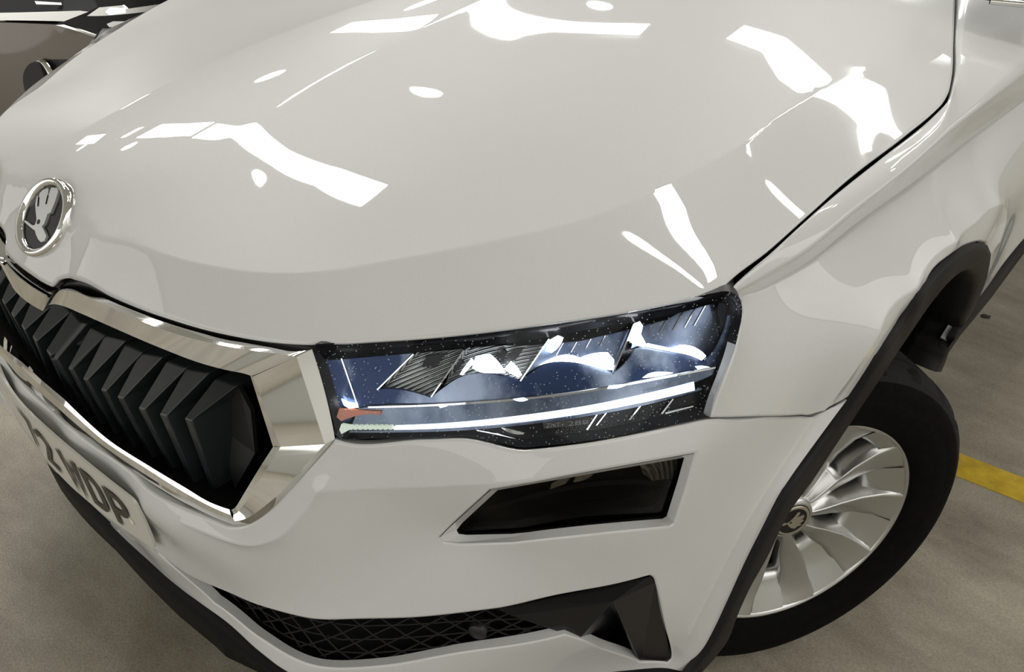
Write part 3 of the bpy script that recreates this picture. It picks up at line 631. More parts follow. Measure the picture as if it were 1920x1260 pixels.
def lens_mat(name, tint, speck):
    m = bpy.data.materials.new(name); m.use_nodes = True; nt = m.node_tree; nt.nodes.clear()
    out = nt.nodes.new('ShaderNodeOutputMaterial'); tr = nt.nodes.new('ShaderNodeBsdfTransparent'); tr.inputs[0].default_value = (*tint, 1)
    gl = nt.nodes.new('ShaderNodeBsdfGlossy'); gl.inputs['Roughness'].default_value = .02; fr_ = nt.nodes.new('ShaderNodeFresnel'); fr_.inputs[0].default_value = 1.15
    mx = nt.nodes.new('ShaderNodeMixShader'); L(m, fr_.outputs[0], mx.inputs[0]); L(m, tr.outputs[0], mx.inputs[1]); L(m, gl.outputs[0], mx.inputs[2]); last = mx
    if speck:                                       # dust specks on the outside of the lens
        tc = nt.nodes.new('ShaderNodeTexCoord'); vo = nt.nodes.new('ShaderNodeTexVoronoi'); vo.inputs['Scale'].default_value = 260
        L(m, tc.outputs['Object'], vo.inputs['Vector']); th = nt.nodes.new('ShaderNodeMath'); th.operation = 'LESS_THAN'; th.inputs[1].default_value = .17; L(m, vo.outputs['Distance'], th.inputs[0])
        sp = nt.nodes.new('ShaderNodeSeparateColor'); L(m, vo.outputs['Color'], sp.inputs[0]); th2 = nt.nodes.new('ShaderNodeMath'); th2.operation = 'LESS_THAN'; th2.inputs[1].default_value = .38; L(m, sp.outputs[0], th2.inputs[0])
        mu = nt.nodes.new('ShaderNodeMath'); mu.operation = 'MULTIPLY'; L(m, th.outputs[0], mu.inputs[0]); L(m, th2.outputs[0], mu.inputs[1])
        mu2 = nt.nodes.new('ShaderNodeMath'); mu2.operation = 'MULTIPLY'; mu2.inputs[1].default_value = .62; L(m, mu.outputs[0], mu2.inputs[0])
        df = nt.nodes.new('ShaderNodeBsdfDiffuse'); df.inputs[0].default_value = (.85, .88, .92, 1); m3 = nt.nodes.new('ShaderNodeMixShader')
        tl = nt.nodes.new('ShaderNodeBsdfTranslucent'); tl.inputs[0].default_value = (.9, .93, 1, 1); ad = nt.nodes.new('ShaderNodeMixShader'); L(m, df.outputs[0], ad.inputs[1]); L(m, tl.outputs[0], ad.inputs[2])
        L(m, mu2.outputs[0], m3.inputs[0]); L(m, mx.outputs[0], m3.inputs[1]); L(m, ad.outputs[0], m3.inputs[2]); last = m3
    L(m, last.outputs[0], out.inputs[0]); return m
M['lens'] = lens_mat('clear_lens', (.97, .98, 1), True)
M['lens_smoke'] = lens_mat('smoked_lens', (.6, .59, .57), False)

def inset_panel(name, px, dy, m, parent, closed=True, thick=.003, h=.01, surf=None, corner=30):
    """a plate that follows the front surface dy behind it, with a given outline and real thickness"""
    S = surf or FS; P3 = S.lift(resample(px, 9, True, corner), dy); uv = S.to2(S.base(P3, dy))
    V = [tuple(p) for p in uv]; n_ = len(V); E = [(i, (i+1) % n_) for i in range(n_)]
    lo, hi = uv.min(0), uv.max(0); g = np.array([(x, y) for x in np.arange(lo[0], hi[0], h) for y in np.arange(lo[1], hi[1], h)])
    if len(g):
        g = g[inside(g, uv) & (pdist(g, uv, True) > h*.4)]; V += [tuple(p) for p in g]
    r = delaunay_2d_cdt([Vector(p) for p in V], E, [], 0, 1e-6); P = np.array([tuple(p) for p in r[0]]); T = np.array([f for f in r[2] if len(f) == 3]); T = T[inside(P[T].mean(1), uv)]
    Q = S.offs(S.to3(P), dy); cr = np.cross(Q[T[:, 1]]-Q[T[:, 0]], Q[T[:, 2]]-Q[T[:, 0]]); T[cr[:, 1] > 0] = T[cr[:, 1] > 0][:, ::-1]
    k = len(Q); V = [*Q, *S.offs(Q, thick)]; F = [tuple(t) for t in T]+[tuple(t[::-1]+k) for t in T]; es = {}
    for t in T:
        for a, b in ((t[0], t[1]), (t[1], t[2]), (t[2], t[0])): es[(a, b)] = 1
    F += [(b, a, a+k, b+k) for (a, b) in es if (b, a) not in es]
    me = mesh(name, V, F, m, parent, True)
    md = me.modifiers.new('edges', 'EDGE_SPLIT'); md.split_angle = math.radians(35); return me
def both_sides(objs):
    for o in objs: mirror_obj(o)
hl = part('headlight', car, 'lit headlight with crystal reflectors'); HLP = []
lamp = [(585, 655), (592, 645), (640, 643), (700, 640), (900, 622), (1100, 595), (1250, 569), (1335, 550), (1362, 546), (1379, 551), (1389, 566), (1391, 592), (1385, 622), (1375, 662), (1355, 722), (1333, 781), (1270, 794), (1100, 827), (1020, 836), (975, 839), (955, 835), (905, 824), (885, 820), (800, 821), (640, 824), (630, 816), (612, 742)]
lp_ = FS.uv(lamp)
lensd = inset_panel('clear_lens', lamp, .003, 'lens', hl, thick=.0005, h=.02)
inset_panel('housing_back', [(583, 652), (592, 643), (700, 637), (900, 619), (1100, 592), (1250, 566), (1352, 550), (1372, 560), (1380, 592), (1370, 640), (1328, 782), (1270, 796), (1100, 829), (975, 840), (880, 822), (640, 826), (624, 814)], .058, 'gloss_black', hl)
lr0 = FS.lift(resample(lamp, 9, True, 30), .006); lr1 = FS.offs(lr0, .06)
grid_mesh('housing_wall', [np.vstack([lr0, lr0[:1]]), np.vstack([lr1, lr1[:1]])], 'black', hl)
# black border behind the rim of the lens
border_out = lamp
border_in = [(598, 674), (640, 672), (700, 668), (770, 662), (840, 655), (900, 650), (960, 643), (1040, 628), (1130, 613), (1200, 600), (1280, 585), (1330, 571), (1358, 563), (1372, 566), (1378, 580), (1370, 620), (1352, 690), (1326, 764), (1200, 790), (1100, 812), (975, 829), (950, 822), (905, 812), (800, 812), (645, 815), (630, 790), (612, 735)]
a_ = FS.lift(resample(border_out, 9, True, 30), .005)
# top band and side bands as strips
def strip(name, A, B, m, parent, da, db, n=40, lead=.0):
    ra, rb = rail(FS, A, n, da), rail(FS, B, n, db)
    return grid_mesh(name, [ra, rb, FS.offs(rb, .012)], m, parent)
strip('upper_bezel', [(592, 645), (640, 643), (700, 640), (900, 622), (1100, 595), (1250, 569), (1335, 550), (1362, 546)], [(598, 674), (640, 672), (700, 668), (840, 655), (960, 643), (1130, 613), (1280, 585), (1330, 571), (1356, 564)], 'gloss_black', hl, .006, .018)
strip('outer_bezel', [(1362, 546), (1379, 551), (1389, 566), (1391, 592), (1385, 622), (1375, 662), (1355, 722), (1333, 781)], [(1354, 566), (1366, 568), (1372, 578), (1374, 596), (1368, 622), (1358, 662), (1342, 712), (1322, 764)], 'gloss_black', hl, .006, .016)
strip('inner_bezel', [(592, 645), (585, 655), (612, 742), (630, 816), (640, 824)], [(598, 674), (596, 678), (616, 742), (634, 800), (646, 814)], 'gloss_black', hl, .006, .012)
bez = [(598, 677), (640, 674), (700, 669), (771, 663), (742, 695), (706, 731), (725, 729), (745, 730), (780, 737), (808, 746), (832, 727), (860, 709), (885, 702), (908, 701), (935, 704), (960, 710), (976, 716), (1003, 695), (1030, 683), (1055, 681), (1080, 683), (1115, 691), (1148, 702), (1167, 688), (1190, 658), (1206, 652), (1240, 658), (1290, 668), (1320, 679), (1336, 664), (1353, 633), (1365, 592), (1373, 592), (1368, 625), (1354, 672), (1340, 690), (1230, 711), (1100, 734), (1010, 746), (960, 750), (830, 759), (700, 762), (672, 766), (655, 790), (634, 796), (616, 740)]
inset_panel('bezel', bez, .020, 'bezel', hl, corner=26)
ledge = [(672, 766), (700, 762), (830, 759), (960, 750), (1010, 746), (1100, 734), (1230, 711), (1340, 690), (1338, 702), (1306, 716), (1200, 743), (1100, 762), (980, 781), (850, 794), (740, 799), (660, 797)]
inset_panel('bezel_ledge', ledge, .015, 'bezel_low', hl)
inset_panel('chrome_line', [(690, 762), (830, 757), (960, 748), (1100, 732), (1230, 709), (1342, 688), (1342, 691), (1230, 713), (1100, 736), (960, 752), (830, 761), (690, 765)], .014, 'chrome', hl, thick=.001)
drl = inset_panel('light_strip', [(738, 800), (850, 795), (980, 782), (1100, 765), (1200, 745), (1302, 720), (1303, 732), (1200, 756), (1100, 775), (1000, 789), (900, 799), (738, 806)], .010, 'drl', hl, thick=.004); drl['label'] = 'white glowing light strip'
for k in range(9):
    x0 = 652+k*9.4; inset_panel('strip_rib', [(x0, 798), (x0+6, 798), (x0+7.5, 806), (x0+1.5, 806)], .010, 'drl_end', hl, thick=.004)
inset_panel('strip_end', [(640, 795), (652, 797), (655, 806), (640, 814), (636, 806)], .009, 'drl_end', hl, thick=.003)
inset_panel('chrome_line', [(655, 808), (740, 807), (900, 801), (1000, 791), (1100, 777), (1200, 758), (1315, 728), (1316, 731), (1200, 762), (1100, 781), (1000, 795), (900, 805), (740, 811), (655, 811)], .011, 'bezel_low', hl, thick=.002)
inset_panel('reflector', [(775, 664), (870, 656), (845, 690), (808, 744), (780, 735), (745, 729), (708, 730), (742, 694)], .040, 'rib_glass', hl)
inset_panel('reflector', [(872, 656), (1028, 637), (1010, 668), (976, 714), (960, 708), (935, 702), (885, 700), (860, 707), (832, 725), (812, 740), (845, 692)], .040, 'rib_glass', hl)
inset_panel('reflector', [(1032, 636), (1190, 603), (1180, 640), (1150, 700), (1115, 689), (1080, 681), (1030, 681), (1005, 692), (980, 712), (1012, 668)], .040, 'rib_dark', hl)
inset_panel('reflector', [(1194, 602), (1364, 567), (1363, 592), (1351, 632), (1334, 662), (1320, 677), (1290, 666), (1240, 656), (1206, 650), (1188, 655)], .040, 'rib_dark', hl)
# dark clips inside the inner reflectors and dividing fins
for q in ([(800, 668), (838, 662), (815, 690), (790, 688)], [(925, 676), (945, 655), (952, 662), (940, 682)], [(942, 682), (968, 655), (984, 653), (960, 686)], [(848, 690), (862, 672), (870, 680), (852, 700)]):
    inset_panel('dark_clip', q, .034, 'black', hl, thick=.002)
for a, b in (((775, 664), (707, 731)), ((870, 657), (808, 745)), ((1030, 636), (976, 715)), ((1192, 603), (1150, 702)), ((640, 672), (672, 765))):
    d = np.array(b)-np.array(a); nn_ = np.array([-d[1], d[0]])/np.hypot(*d)*1.3
    inset_panel('divider_fin', [tuple(a+nn_), tuple(b+nn_), tuple(b-nn_), tuple(a-nn_)], .019, 'chrome', hl, thick=.016)
for k, x0 in enumerate((1070, 1098, 1125, 1152, 1240, 1265, 1290, 1312, 1330)):
    t = (x0-1240)/90 if x0 > 1200 else 0; y0 = 622-(x0-1070)*.215
    inset_panel('reflector_rib', [(x0, y0), (x0+1.6, y0), (x0-24, y0+46), (x0-25.6, y0+46)], .037, 'chrome', hl, thick=.002)
# glowing patches shaped like the LED glare and glints on reflectors and bezel
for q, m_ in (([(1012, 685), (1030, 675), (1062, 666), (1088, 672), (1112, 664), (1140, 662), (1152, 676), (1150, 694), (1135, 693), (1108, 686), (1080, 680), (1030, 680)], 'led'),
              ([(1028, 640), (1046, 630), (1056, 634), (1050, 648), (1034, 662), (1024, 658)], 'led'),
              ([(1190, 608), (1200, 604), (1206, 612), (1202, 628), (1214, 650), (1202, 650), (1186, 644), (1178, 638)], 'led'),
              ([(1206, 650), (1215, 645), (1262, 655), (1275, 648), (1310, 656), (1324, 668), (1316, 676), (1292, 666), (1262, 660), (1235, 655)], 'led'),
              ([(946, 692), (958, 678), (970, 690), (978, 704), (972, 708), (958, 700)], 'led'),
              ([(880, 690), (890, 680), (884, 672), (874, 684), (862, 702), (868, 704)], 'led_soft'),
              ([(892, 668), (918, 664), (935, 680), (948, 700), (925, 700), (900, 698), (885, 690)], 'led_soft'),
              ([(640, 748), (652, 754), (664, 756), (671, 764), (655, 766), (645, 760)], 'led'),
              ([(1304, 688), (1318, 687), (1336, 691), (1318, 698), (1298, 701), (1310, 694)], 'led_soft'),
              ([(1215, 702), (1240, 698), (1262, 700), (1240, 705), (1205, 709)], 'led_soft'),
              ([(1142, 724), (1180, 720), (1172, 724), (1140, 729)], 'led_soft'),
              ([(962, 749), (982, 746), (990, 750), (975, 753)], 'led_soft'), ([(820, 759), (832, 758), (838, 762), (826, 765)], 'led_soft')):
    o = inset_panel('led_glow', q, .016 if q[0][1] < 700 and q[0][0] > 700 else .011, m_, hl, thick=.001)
inset_panel('amber_marker', [(636, 766), (660, 768), (715, 771), (712, 778), (668, 780), (640, 790), (631, 782)], .012, 'amber', hl, thick=.002)
# print on the lamp and the sticker below the light strip
def text_mesh(txt, m, parent, P0, P1, hgt, name='lettering', up=None, extr=.0006, squeeze=None):
    """lettering whose baseline runs from P0 to P1, letters hgt tall"""
    cu = bpy.data.curves.new(name, 'FONT'); cu.body = txt; cu.size = 1; cu.extrude = 0; ob = bpy.data.objects.new(name, cu); COL.objects.link(ob)
    bpy.context.view_layer.update(); me = bpy.data.meshes.new_from_object(ob.evaluated_get(bpy.context.evaluated_depsgraph_get())); bpy.data.objects.remove(ob)
    V = np.array([v.co[:] for v in me.vertices]); w_ = V[:, 0].max()-V[:, 0].min(); hh_ = V[:, 1].max(); x0 = V[:, 0].min()
    P0, P1 = np.array(P0), np.array(P1); e1 = (P1-P0)/w_; u_ = np.array(up if up is not None else (0, 0, 1.)); u_ = u_-e1*(u_ @ e1)/(e1 @ e1); u_ = u_/np.linalg.norm(u_)*hgt/hh_
    nr = np.cross(e1, u_); nr /= np.linalg.norm(nr)
    F = [tuple(p.vertices) for p in me.polygons]; Q = [P0+e1*(v[0]-x0)+u_*v[1]+nr*extr for v in V]; return mesh(name, Q, F, m, parent, False)
tp = FS.lift([(1214, 734), (1291, 712)], .008); text_mesh('CRYSTAL LIGHTING', 'print', hl, tp[0], tp[1], .0042)
inset_panel('sticker', [(1018, 790), (1106, 783), (1108, 796), (1020, 804)], .016, 'sticker', hl, thick=.001)
tp = FS.lift([(1024, 801), (1050, 799)], .014); text_mesh('ZNT', 'print', hl, tp[0], tp[1], .0062)
tp = FS.lift([(1064, 798), (1103, 794)], .014); text_mesh('288', 'print', hl, tp[0], tp[1], .0068)
inset_panel('lower_insert', [(660, 812), (900, 806), (1000, 797), (1100, 783), (1320, 733), (1326, 764), (1200, 790), (1100, 812), (975, 829), (950, 822), (905, 812), (800, 814), (660, 815)], .022, 'gloss_black', hl)
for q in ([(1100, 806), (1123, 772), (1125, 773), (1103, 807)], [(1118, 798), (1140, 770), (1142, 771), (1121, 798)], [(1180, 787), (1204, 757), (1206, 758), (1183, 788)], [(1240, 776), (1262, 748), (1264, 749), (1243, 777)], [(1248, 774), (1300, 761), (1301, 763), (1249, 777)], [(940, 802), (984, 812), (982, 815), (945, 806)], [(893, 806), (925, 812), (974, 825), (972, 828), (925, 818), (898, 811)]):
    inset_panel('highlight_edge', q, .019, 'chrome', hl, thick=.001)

# ------------------------------------------------------------------ fog lamp
fog = part('fog_lamp', car)
def loop_rows(px, dy, n=120):
    q = resample(px, 3, True, 40); s_ = np.r_[0, np.cumsum(np.hypot(*np.diff(np.vstack([q, q[:1]]), axis=0).T))]; t = np.linspace(0, s_[-1], n); qq = np.vstack([q, q[:1]])
    return FS.lift(np.c_[np.interp(t, s_, qq[:, 0]), np.interp(t, s_, qq[:, 1])], dy)
fo = resample(FS.to3(resample(fog_uv, .006, True)), .006); 
A_ = loop_rows(fog_out, .0015); B_ = loop_rows(fog_in, .014)
# match start points by nearest
def align(A, B):
    B = B[:-1]; k = np.linalg.norm(B-A[0], axis=1).argmin(); B = np.roll(B, -k, 0); return np.vstack([B, B[:1]])
def ring_match(A, B):
    """for every point of loop B take the nearest point of A"""
    B = B[:-1]; A = A[:-1]; j = [np.linalg.norm(A-b, axis=1).argmin() for b in B]; Aj = A[j]; return np.vstack([Aj, Aj[:1]]), np.vstack([B, B[:1]])
def seg_pair(a, b, k=10):
    A, B = [], []
    for i in range(len(a)):
        for t in np.linspace(0, 1, k, endpoint=False): A.append(np.array(a[i])*(1-t)+np.array(a[(i+1) % len(a)])*t); B.append(np.array(b[i])*(1-t)+np.array(b[(i+1) % len(a)])*t)
    return A+A[:1], B+B[:1]
A2, B2 = seg_pair(fog_out, fog_in); A2 = FS.lift(A2, .0022); B2 = FS.lift(B2, .014)
bez_f = grid_mesh('fog_surround', [A2, A2*.5+B2*.5, B2], 'paint', fog); grid_mesh('fog_inner_wall', [B2, FS.offs(B2, .036)], 'void', fog)
inset_panel('smoked_lens', fog_in, .018, 'lens_smoke', fog, thick=.0006, h=.03)
inset_panel('lamp_back', [(850, 1004), (925, 905), (1310, 842), (1262, 990), (1100, 1003), (960, 1012)], .05, 'gloss_black', fog)
inset_panel('fog_reflector', [(1200, 868), (1291, 857), (1284, 905), (1262, 900), (1225, 902), (1206, 888)], .026, 'rib_glass', fog)
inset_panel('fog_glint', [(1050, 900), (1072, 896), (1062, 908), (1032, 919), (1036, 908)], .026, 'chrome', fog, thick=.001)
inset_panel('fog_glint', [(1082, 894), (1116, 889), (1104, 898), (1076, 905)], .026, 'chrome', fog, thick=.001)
inset_panel('lamp_fin', [(905, 958), (1000, 928), (1110, 905), (1280, 905), (1276, 915), (1110, 914), (1000, 936), (908, 961)], .03, 'black', fog)
# ------------------------------------------------------------------ corner vent insert
vent = part('corner_vent', car)
def vp(x, y, d=0.): return FS.lift([(x, y)], d)[0]
Av, Bv, Cv, Dv, Ev, Fv, Gv = vp(931, 1142, .002), vp(1219, 1081, .002), vp(1229, 1092, .002), vp(1258, 1237, .002), vp(1252, 1243, .003), vp(1201, 1242, .003), vp(1086, 1198, .003)
Hv = vp(1150, 1128, -.006); Iv = vp(958, 1155, .004); Kv = vp(1180, 1195, .07); Jv = vp(1146, 1134, .010); F2 = vp(1194, 1237, .008); G2v = vp(1094, 1196, .008)
bk = np.array([0, .04, 0])
V = [Av, Bv, Cv, Dv, Ev, Fv, Gv, Hv, Iv, Jv, F2, G2v, Kv]
F = [(0, 8, 7, 1), (1, 7, 2), (7, 5, 4, 3, 2), (7, 9, 10, 5), (8, 6, 7), (8, 0, 6), (7, 6, 11, 9), (6, 5, 10, 11)]
F = [tuple(f) for f in F]
o = mesh('vent_blade', V, F+[(9, 12, 10), (10, 12, 11), (11, 12, 9)], 'gloss_black', vent, False)
md = o.modifiers.new('bevel', 'BEVEL'); md.width = .0012; md.segments = 2
# ------------------------------------------------------------------ lower grille: back, bars of the lattice, sensor
lg = part('lower_grille', car)
lg_px = [(284, 1030), (350, 1070), (450, 1115), (570, 1150), (750, 1150), (932, 1134), (1000, 1150), (1095, 1202), (1020, 1208), (850, 1234), (700, 1258), (640, 1262), (560, 1248), (500, 1214), (400, 1140), (330, 1078)]
inset_panel('grille_back', lg_px, .045, 'void', lg, thick=.002)
P_ = FS.uv(lg_px); Pp = resample(P_, .01, True); bars = []
def clipbar(a, b):
    a, b = np.array(a), np.array(b); t = np.linspace(0, 1, 40); q = a+(b-a)*t[:, None]; k = inside(q, Pp)
    if k.sum() < 3: return
    i0 = np.where(k)[0]; q = q[i0[0]:i0[-1]+1]; q3 = FS.to3(q)+[0, .026, 0]; bars.append(tube(q3[::3] if len(q3) > 6 else q3, .0016, 5))
for k in np.arange(.05, 1.3, .042):
    clipbar((k, .30), (k+.30, .50)); clipbar((k+.30, .30), (k-.02, .52))
for zz in (.345, .367, .389, .411, .433): clipbar((.15, zz), (.95, zz+.05))
o = join_into('lattice', bars, 'trim', lg); o['kind'] = 'stuff'
sv = FS.lift([(894, 1186)], .016)[0]; sn = np.array([.42, -.9, .0]); sn /= np.linalg.norm(sn); V, F = lathe_on(sv, np.array([.9, .42, 0])/np.hypot(.9, .42), np.array([0, 0, 1.]), sn, [(.0135, -.02), (.0135, 0), (.0115, .002), (.0002, .0025)], 24); mesh('parking_sensor', V, F, 'black', lg)
sv = FS.lift([(1222, 0.)], .018) if False else None

# ------------------------------------------------------------------ number plate
pl = part('number_plate', car)
def PLP(x, h, off=0.): return np.array([x, -.008-.114*h+(.24 if x > 0 else .75)*x*x-off, .513+h])
xs_ = np.linspace(-.26, .26, 27); hs = np.linspace(-.0555, .0555, 5); V = []; F = []
def rr_outline():
    r = .012; o = []
    for cx, cy, a0 in ((.251-r, .0575-r, 0), (-.251+r, .0575-r, 90), (-.251+r, -.0485+r, 180), (.251-r, -.0485+r, 270)):
        for k in range(7): a = math.radians(a0+k*15); o.append((cx+r*math.cos(a), cy+r*math.sin(a)))
    return o
oo = resample(rr_outline(), .02, True); V = [PLP(x, h, .004) for x, h in oo]+[PLP(x, h, 0) for x, h in oo]; k = len(oo)
F = [(i, (i+1) % k, (i+1) % k+k, i+k) for i in range(k)]; 
g_ = [(x, h) for x in np.arange(-.23, .24, .02) for h in (-.03, 0, .03)]
r = delaunay_2d_cdt([Vector(p) for p in list(oo)+g_], [(i, (i+1) % k) for i in range(k)], [], 1, 1e-6)
Vp = [PLP(p[0], p[1], .004) for p in r[0]]; join_into('plate_blank', [(Vp, [tuple(f) for f in r[2]]), (V, F)], 'plate', pl, smooth=False)
def stroke(name, poly, x0, w=.0135):
    """one character drawn from centre lines in a 50 x 79 mm box"""
    parts_ = []
    for ln in poly:
        ln = [np.array(p, float) for p in ln]; n_ = len(ln); Lf, Rt = [], []
        for i in range(n_):
            t0 = ln[i]-ln[i-1] if i else ln[1]-ln[0]; t1 = ln[i+1]-ln[i] if i < n_-1 else ln[-1]-ln[-2]; t0 /= np.linalg.norm(t0); t1 /= np.linalg.norm(t1)
            n0 = np.array([-t0[1], t0[0]]); n1 = np.array([-t1[1], t1[0]]); m_ = n0+n1; m_ /= np.linalg.norm(m_); k_ = w/2/max(.45, m_ @ n0); Lf.append(ln[i]+m_*k_); Rt.append(ln[i]-m_*k_)
        V = [PLP(x0+p[0], p[1]-.0395, .0062) for p in Lf+Rt]; F = [(i, i+n_, i+n_+1, i+1) for i in range(n_-1)]; parts_.append((V, F))
    join_into(name, parts_, 'ink', pl, smooth=False)
def arc(cx, cy, rx, ry, a0, a1, n=12): return [(cx+rx*math.cos(math.radians(a0+(a1-a0)*i/n)), cy+ry*math.sin(math.radians(a0+(a1-a0)*i/n))) for i in range(n+1)]
a7 = .007
W_ = [[(.004, .079), (.013, .004), (.025, .06), (.037, .004), (.046, .079)]]
def _cc(): pass
D_ = [[(.007, .0295), (.007, .072), (.022, .072)]+arc(.022, .0515, .021, .0205, 90, 0)[1:]+arc(.022, .0275, .021, .0205, 0, -90)[1:]+[(.007, .007), (.007, .031)]]
P__ = [[(.007, 0), (.007, .072), (.024, .072)]+arc(.024, .0535, .019, .0185, 90, -90)[1:]+[(.008, .035)]]
T2 = [arc(.025, .056, .018, .016, 170, -35)+[(.012, .007), (.048, .007)]]
S7 = [[(.0, .072), (.044, .072), (.018, .0)]]
for nm, g, x0 in (('letter', W_, .047), ('letter', D_, .108), ('letter', P__, .169), ('digit', T2, -.036), ('digit', S7, -.097)): stroke(nm, g, x0)
mesh('blue_band', [PLP(x, h, o_) for x, h, o_ in ((-.237, -.054, .006), (-.222, -.054, .006), (-.222, -.030, .006), (-.237, -.030, .006), (-.237, -.054, 0), (-.222, -.054, 0), (-.222, -.030, 0), (-.237, -.030, 0))], [(0, 1, 2, 3), (0, 4, 5, 1), (3, 2, 6, 7), (1, 5, 6, 2)], 'blue', pl, False)
for px_ in ((254, 973),):
    c = hit_plane(*px_, PLP(.24, 0), np.array([0, 1, -.114])); V, F = tube([c+[0, -.006, 0], c+[0, 0, 0]], .0062, 12); F.append(tuple(range(12))); mesh('screw_cap', V, F, 'bolt', pl)

# ------------------------------------------------------------------ badge on the hood
bd = part('badge', car, 'round chrome badge with winged arrow')
bc = np.array([0, .074, .884]); ph = math.radians(38.5); bu = np.array([1., 0, 0]); bw = np.array([0, math.sin(ph), math.cos(ph)]); bn = np.array([0, -math.cos(ph), math.sin(ph)])
BR = .0568
V, F = lathe_on(bc, bu, bw, bn, [(BR+.001, -.006), (BR+.001, .0), (BR, .006), (BR*.95, .0095), (BR*.87, .0085), (BR*.82, .0065), (BR*.80, .004), (BR*.79, .001)]); mesh('badge_ring', V, F, 'chrome', bd)
V, F = disc_on(bc, bu, bw, bn, BR*.81, .002); mesh('badge_ground', V, F, 'gloss_black', bd, False)
wing = [(335, 325), (352, 338), (360, 300), (388, 272), (432, 255), (440, 264), (432, 322), (440, 322), (464, 250), (520, 253), (526, 290), (500, 375), (458, 478), (430, 490), (412, 545), (398, 582), (378, 603), (398, 640), (420, 690), (402, 735), (370, 745), (346, 720), (328, 682), (316, 640), (290, 622), (262, 598), (220, 562), (226, 546), (258, 568), (292, 596), (318, 588), (332, 540), (324, 470), (320, 400)]
wing3 = [hit_plane(x/4.845, 300+y/4.845, bc+bn*.006, bn) for x, y in wing]
def flat_solid(name, P, n, t, m, parent, bev=.0012):
    V, F = prism(P, n, t); ar = np.cross(P[1]-P[0], P[2]-P[1]); o = mesh(name, V, F, m, parent, False); bm = bmesh.new(); bm.from_mesh(o.data)
    bmesh.ops.triangulate(bm, faces=[f for f in bm.faces if len(f.verts) > 4]); bmesh.ops.recalc_face_normals(bm, faces=bm.faces); bm.to_mesh(o.data); bm.free()
    return o
flat_solid('winged_arrow', wing3, bn, .004, 'emblem', bd)
ey = hit_plane(347/4.845, 300+560/4.845, bc+bn*.0065, bn); V, F = disc_on(ey, bu, bw, bn, .0035, 0, 16); mesh('eye', V, F, 'gloss_black', bd, False)
for a, b in (((352, 338), (345, 420)), ((436, 322), (418, 400))):
    a3, b3 = [hit_plane(x/4.845, 300+y/4.845, bc+bn*.0062, bn) for x, y in (a, b)]; V, F = tube([a3, b3], .0011, 6); mesh('feather_gap', V, F, 'gloss_black', bd, False)

# ------------------------------------------------------------------ front wheel
STEER = -.5118678; HUB = np.array([.8625779, .82969963, .33155103])
wh = part('front_wheel', car); wh.location = HUB; wh.rotation_euler = (0, 0, STEER)
def lathe_x(prof, seg=96):
    V = []; F = []
    for x, r_ in prof:
        for k in range(seg): a = 2*math.pi*k/seg; V.append((x, r_*math.cos(a), r_*math.sin(a)))
    for i in range(len(prof)-1):
        for k in range(seg): F.append((i*seg+k, (i+1)*seg+k, (i+1)*seg+(k+1) % seg, i*seg+(k+1) % seg))
    return V, F
tprof = [(-.004, .2185), (.004, .222), (.010, .236), (.0145, .258), (.0155, .275), (.0145, .277), (.0145, .281), (.013, .29), (.010, .303), (.0065, .306), (.005, .3085), (.0, .316), (-.008, .323), (-.018, .3275), (-.032, .3298), (-.036, .3300), (-.0375, .3235), (-.0455, .3235), (-.047, .3305), (-.07, .3315), (-.085, .3315), (-.0865, .3245), (-.0955, .3245), (-.097, .3315), (-.12, .3315), (-.1365, .3245), (-.1455, .3245), (-.147, .331), (-.17, .329), (-.19, .322), (-.203, .30), (-.207, .27), (-.2, .225)]
V, F = lathe_x(tprof, 168); V = np.array(V); seg = 168
for i, (x, r_) in enumerate(tprof):                  # lateral slots of the tread
    if -.034 < x < -.005 or x in (-.07, -.12):
        for k in range(seg):
            if k % 7 in ((0, 1) if x > -.05 else (3, 4)): V[i*seg+k, 1:] *= (r_-.008)/r_
nt = 10*seg
mesh('tyre', V, F[:nt], 'tyre', wh); mesh('tread', V, F[nt:], 'tread', wh, False)
V, F = lathe_x([(-.004, .2195), (-.0015, .2188), (-.0015, .2155), (-.006, .212), (-.012, .208), (-.03, .203), (-.10, .196), (-.19, .20), (-.195, .216)]); mesh('rim_barrel', V, F, 'alloy', wh)
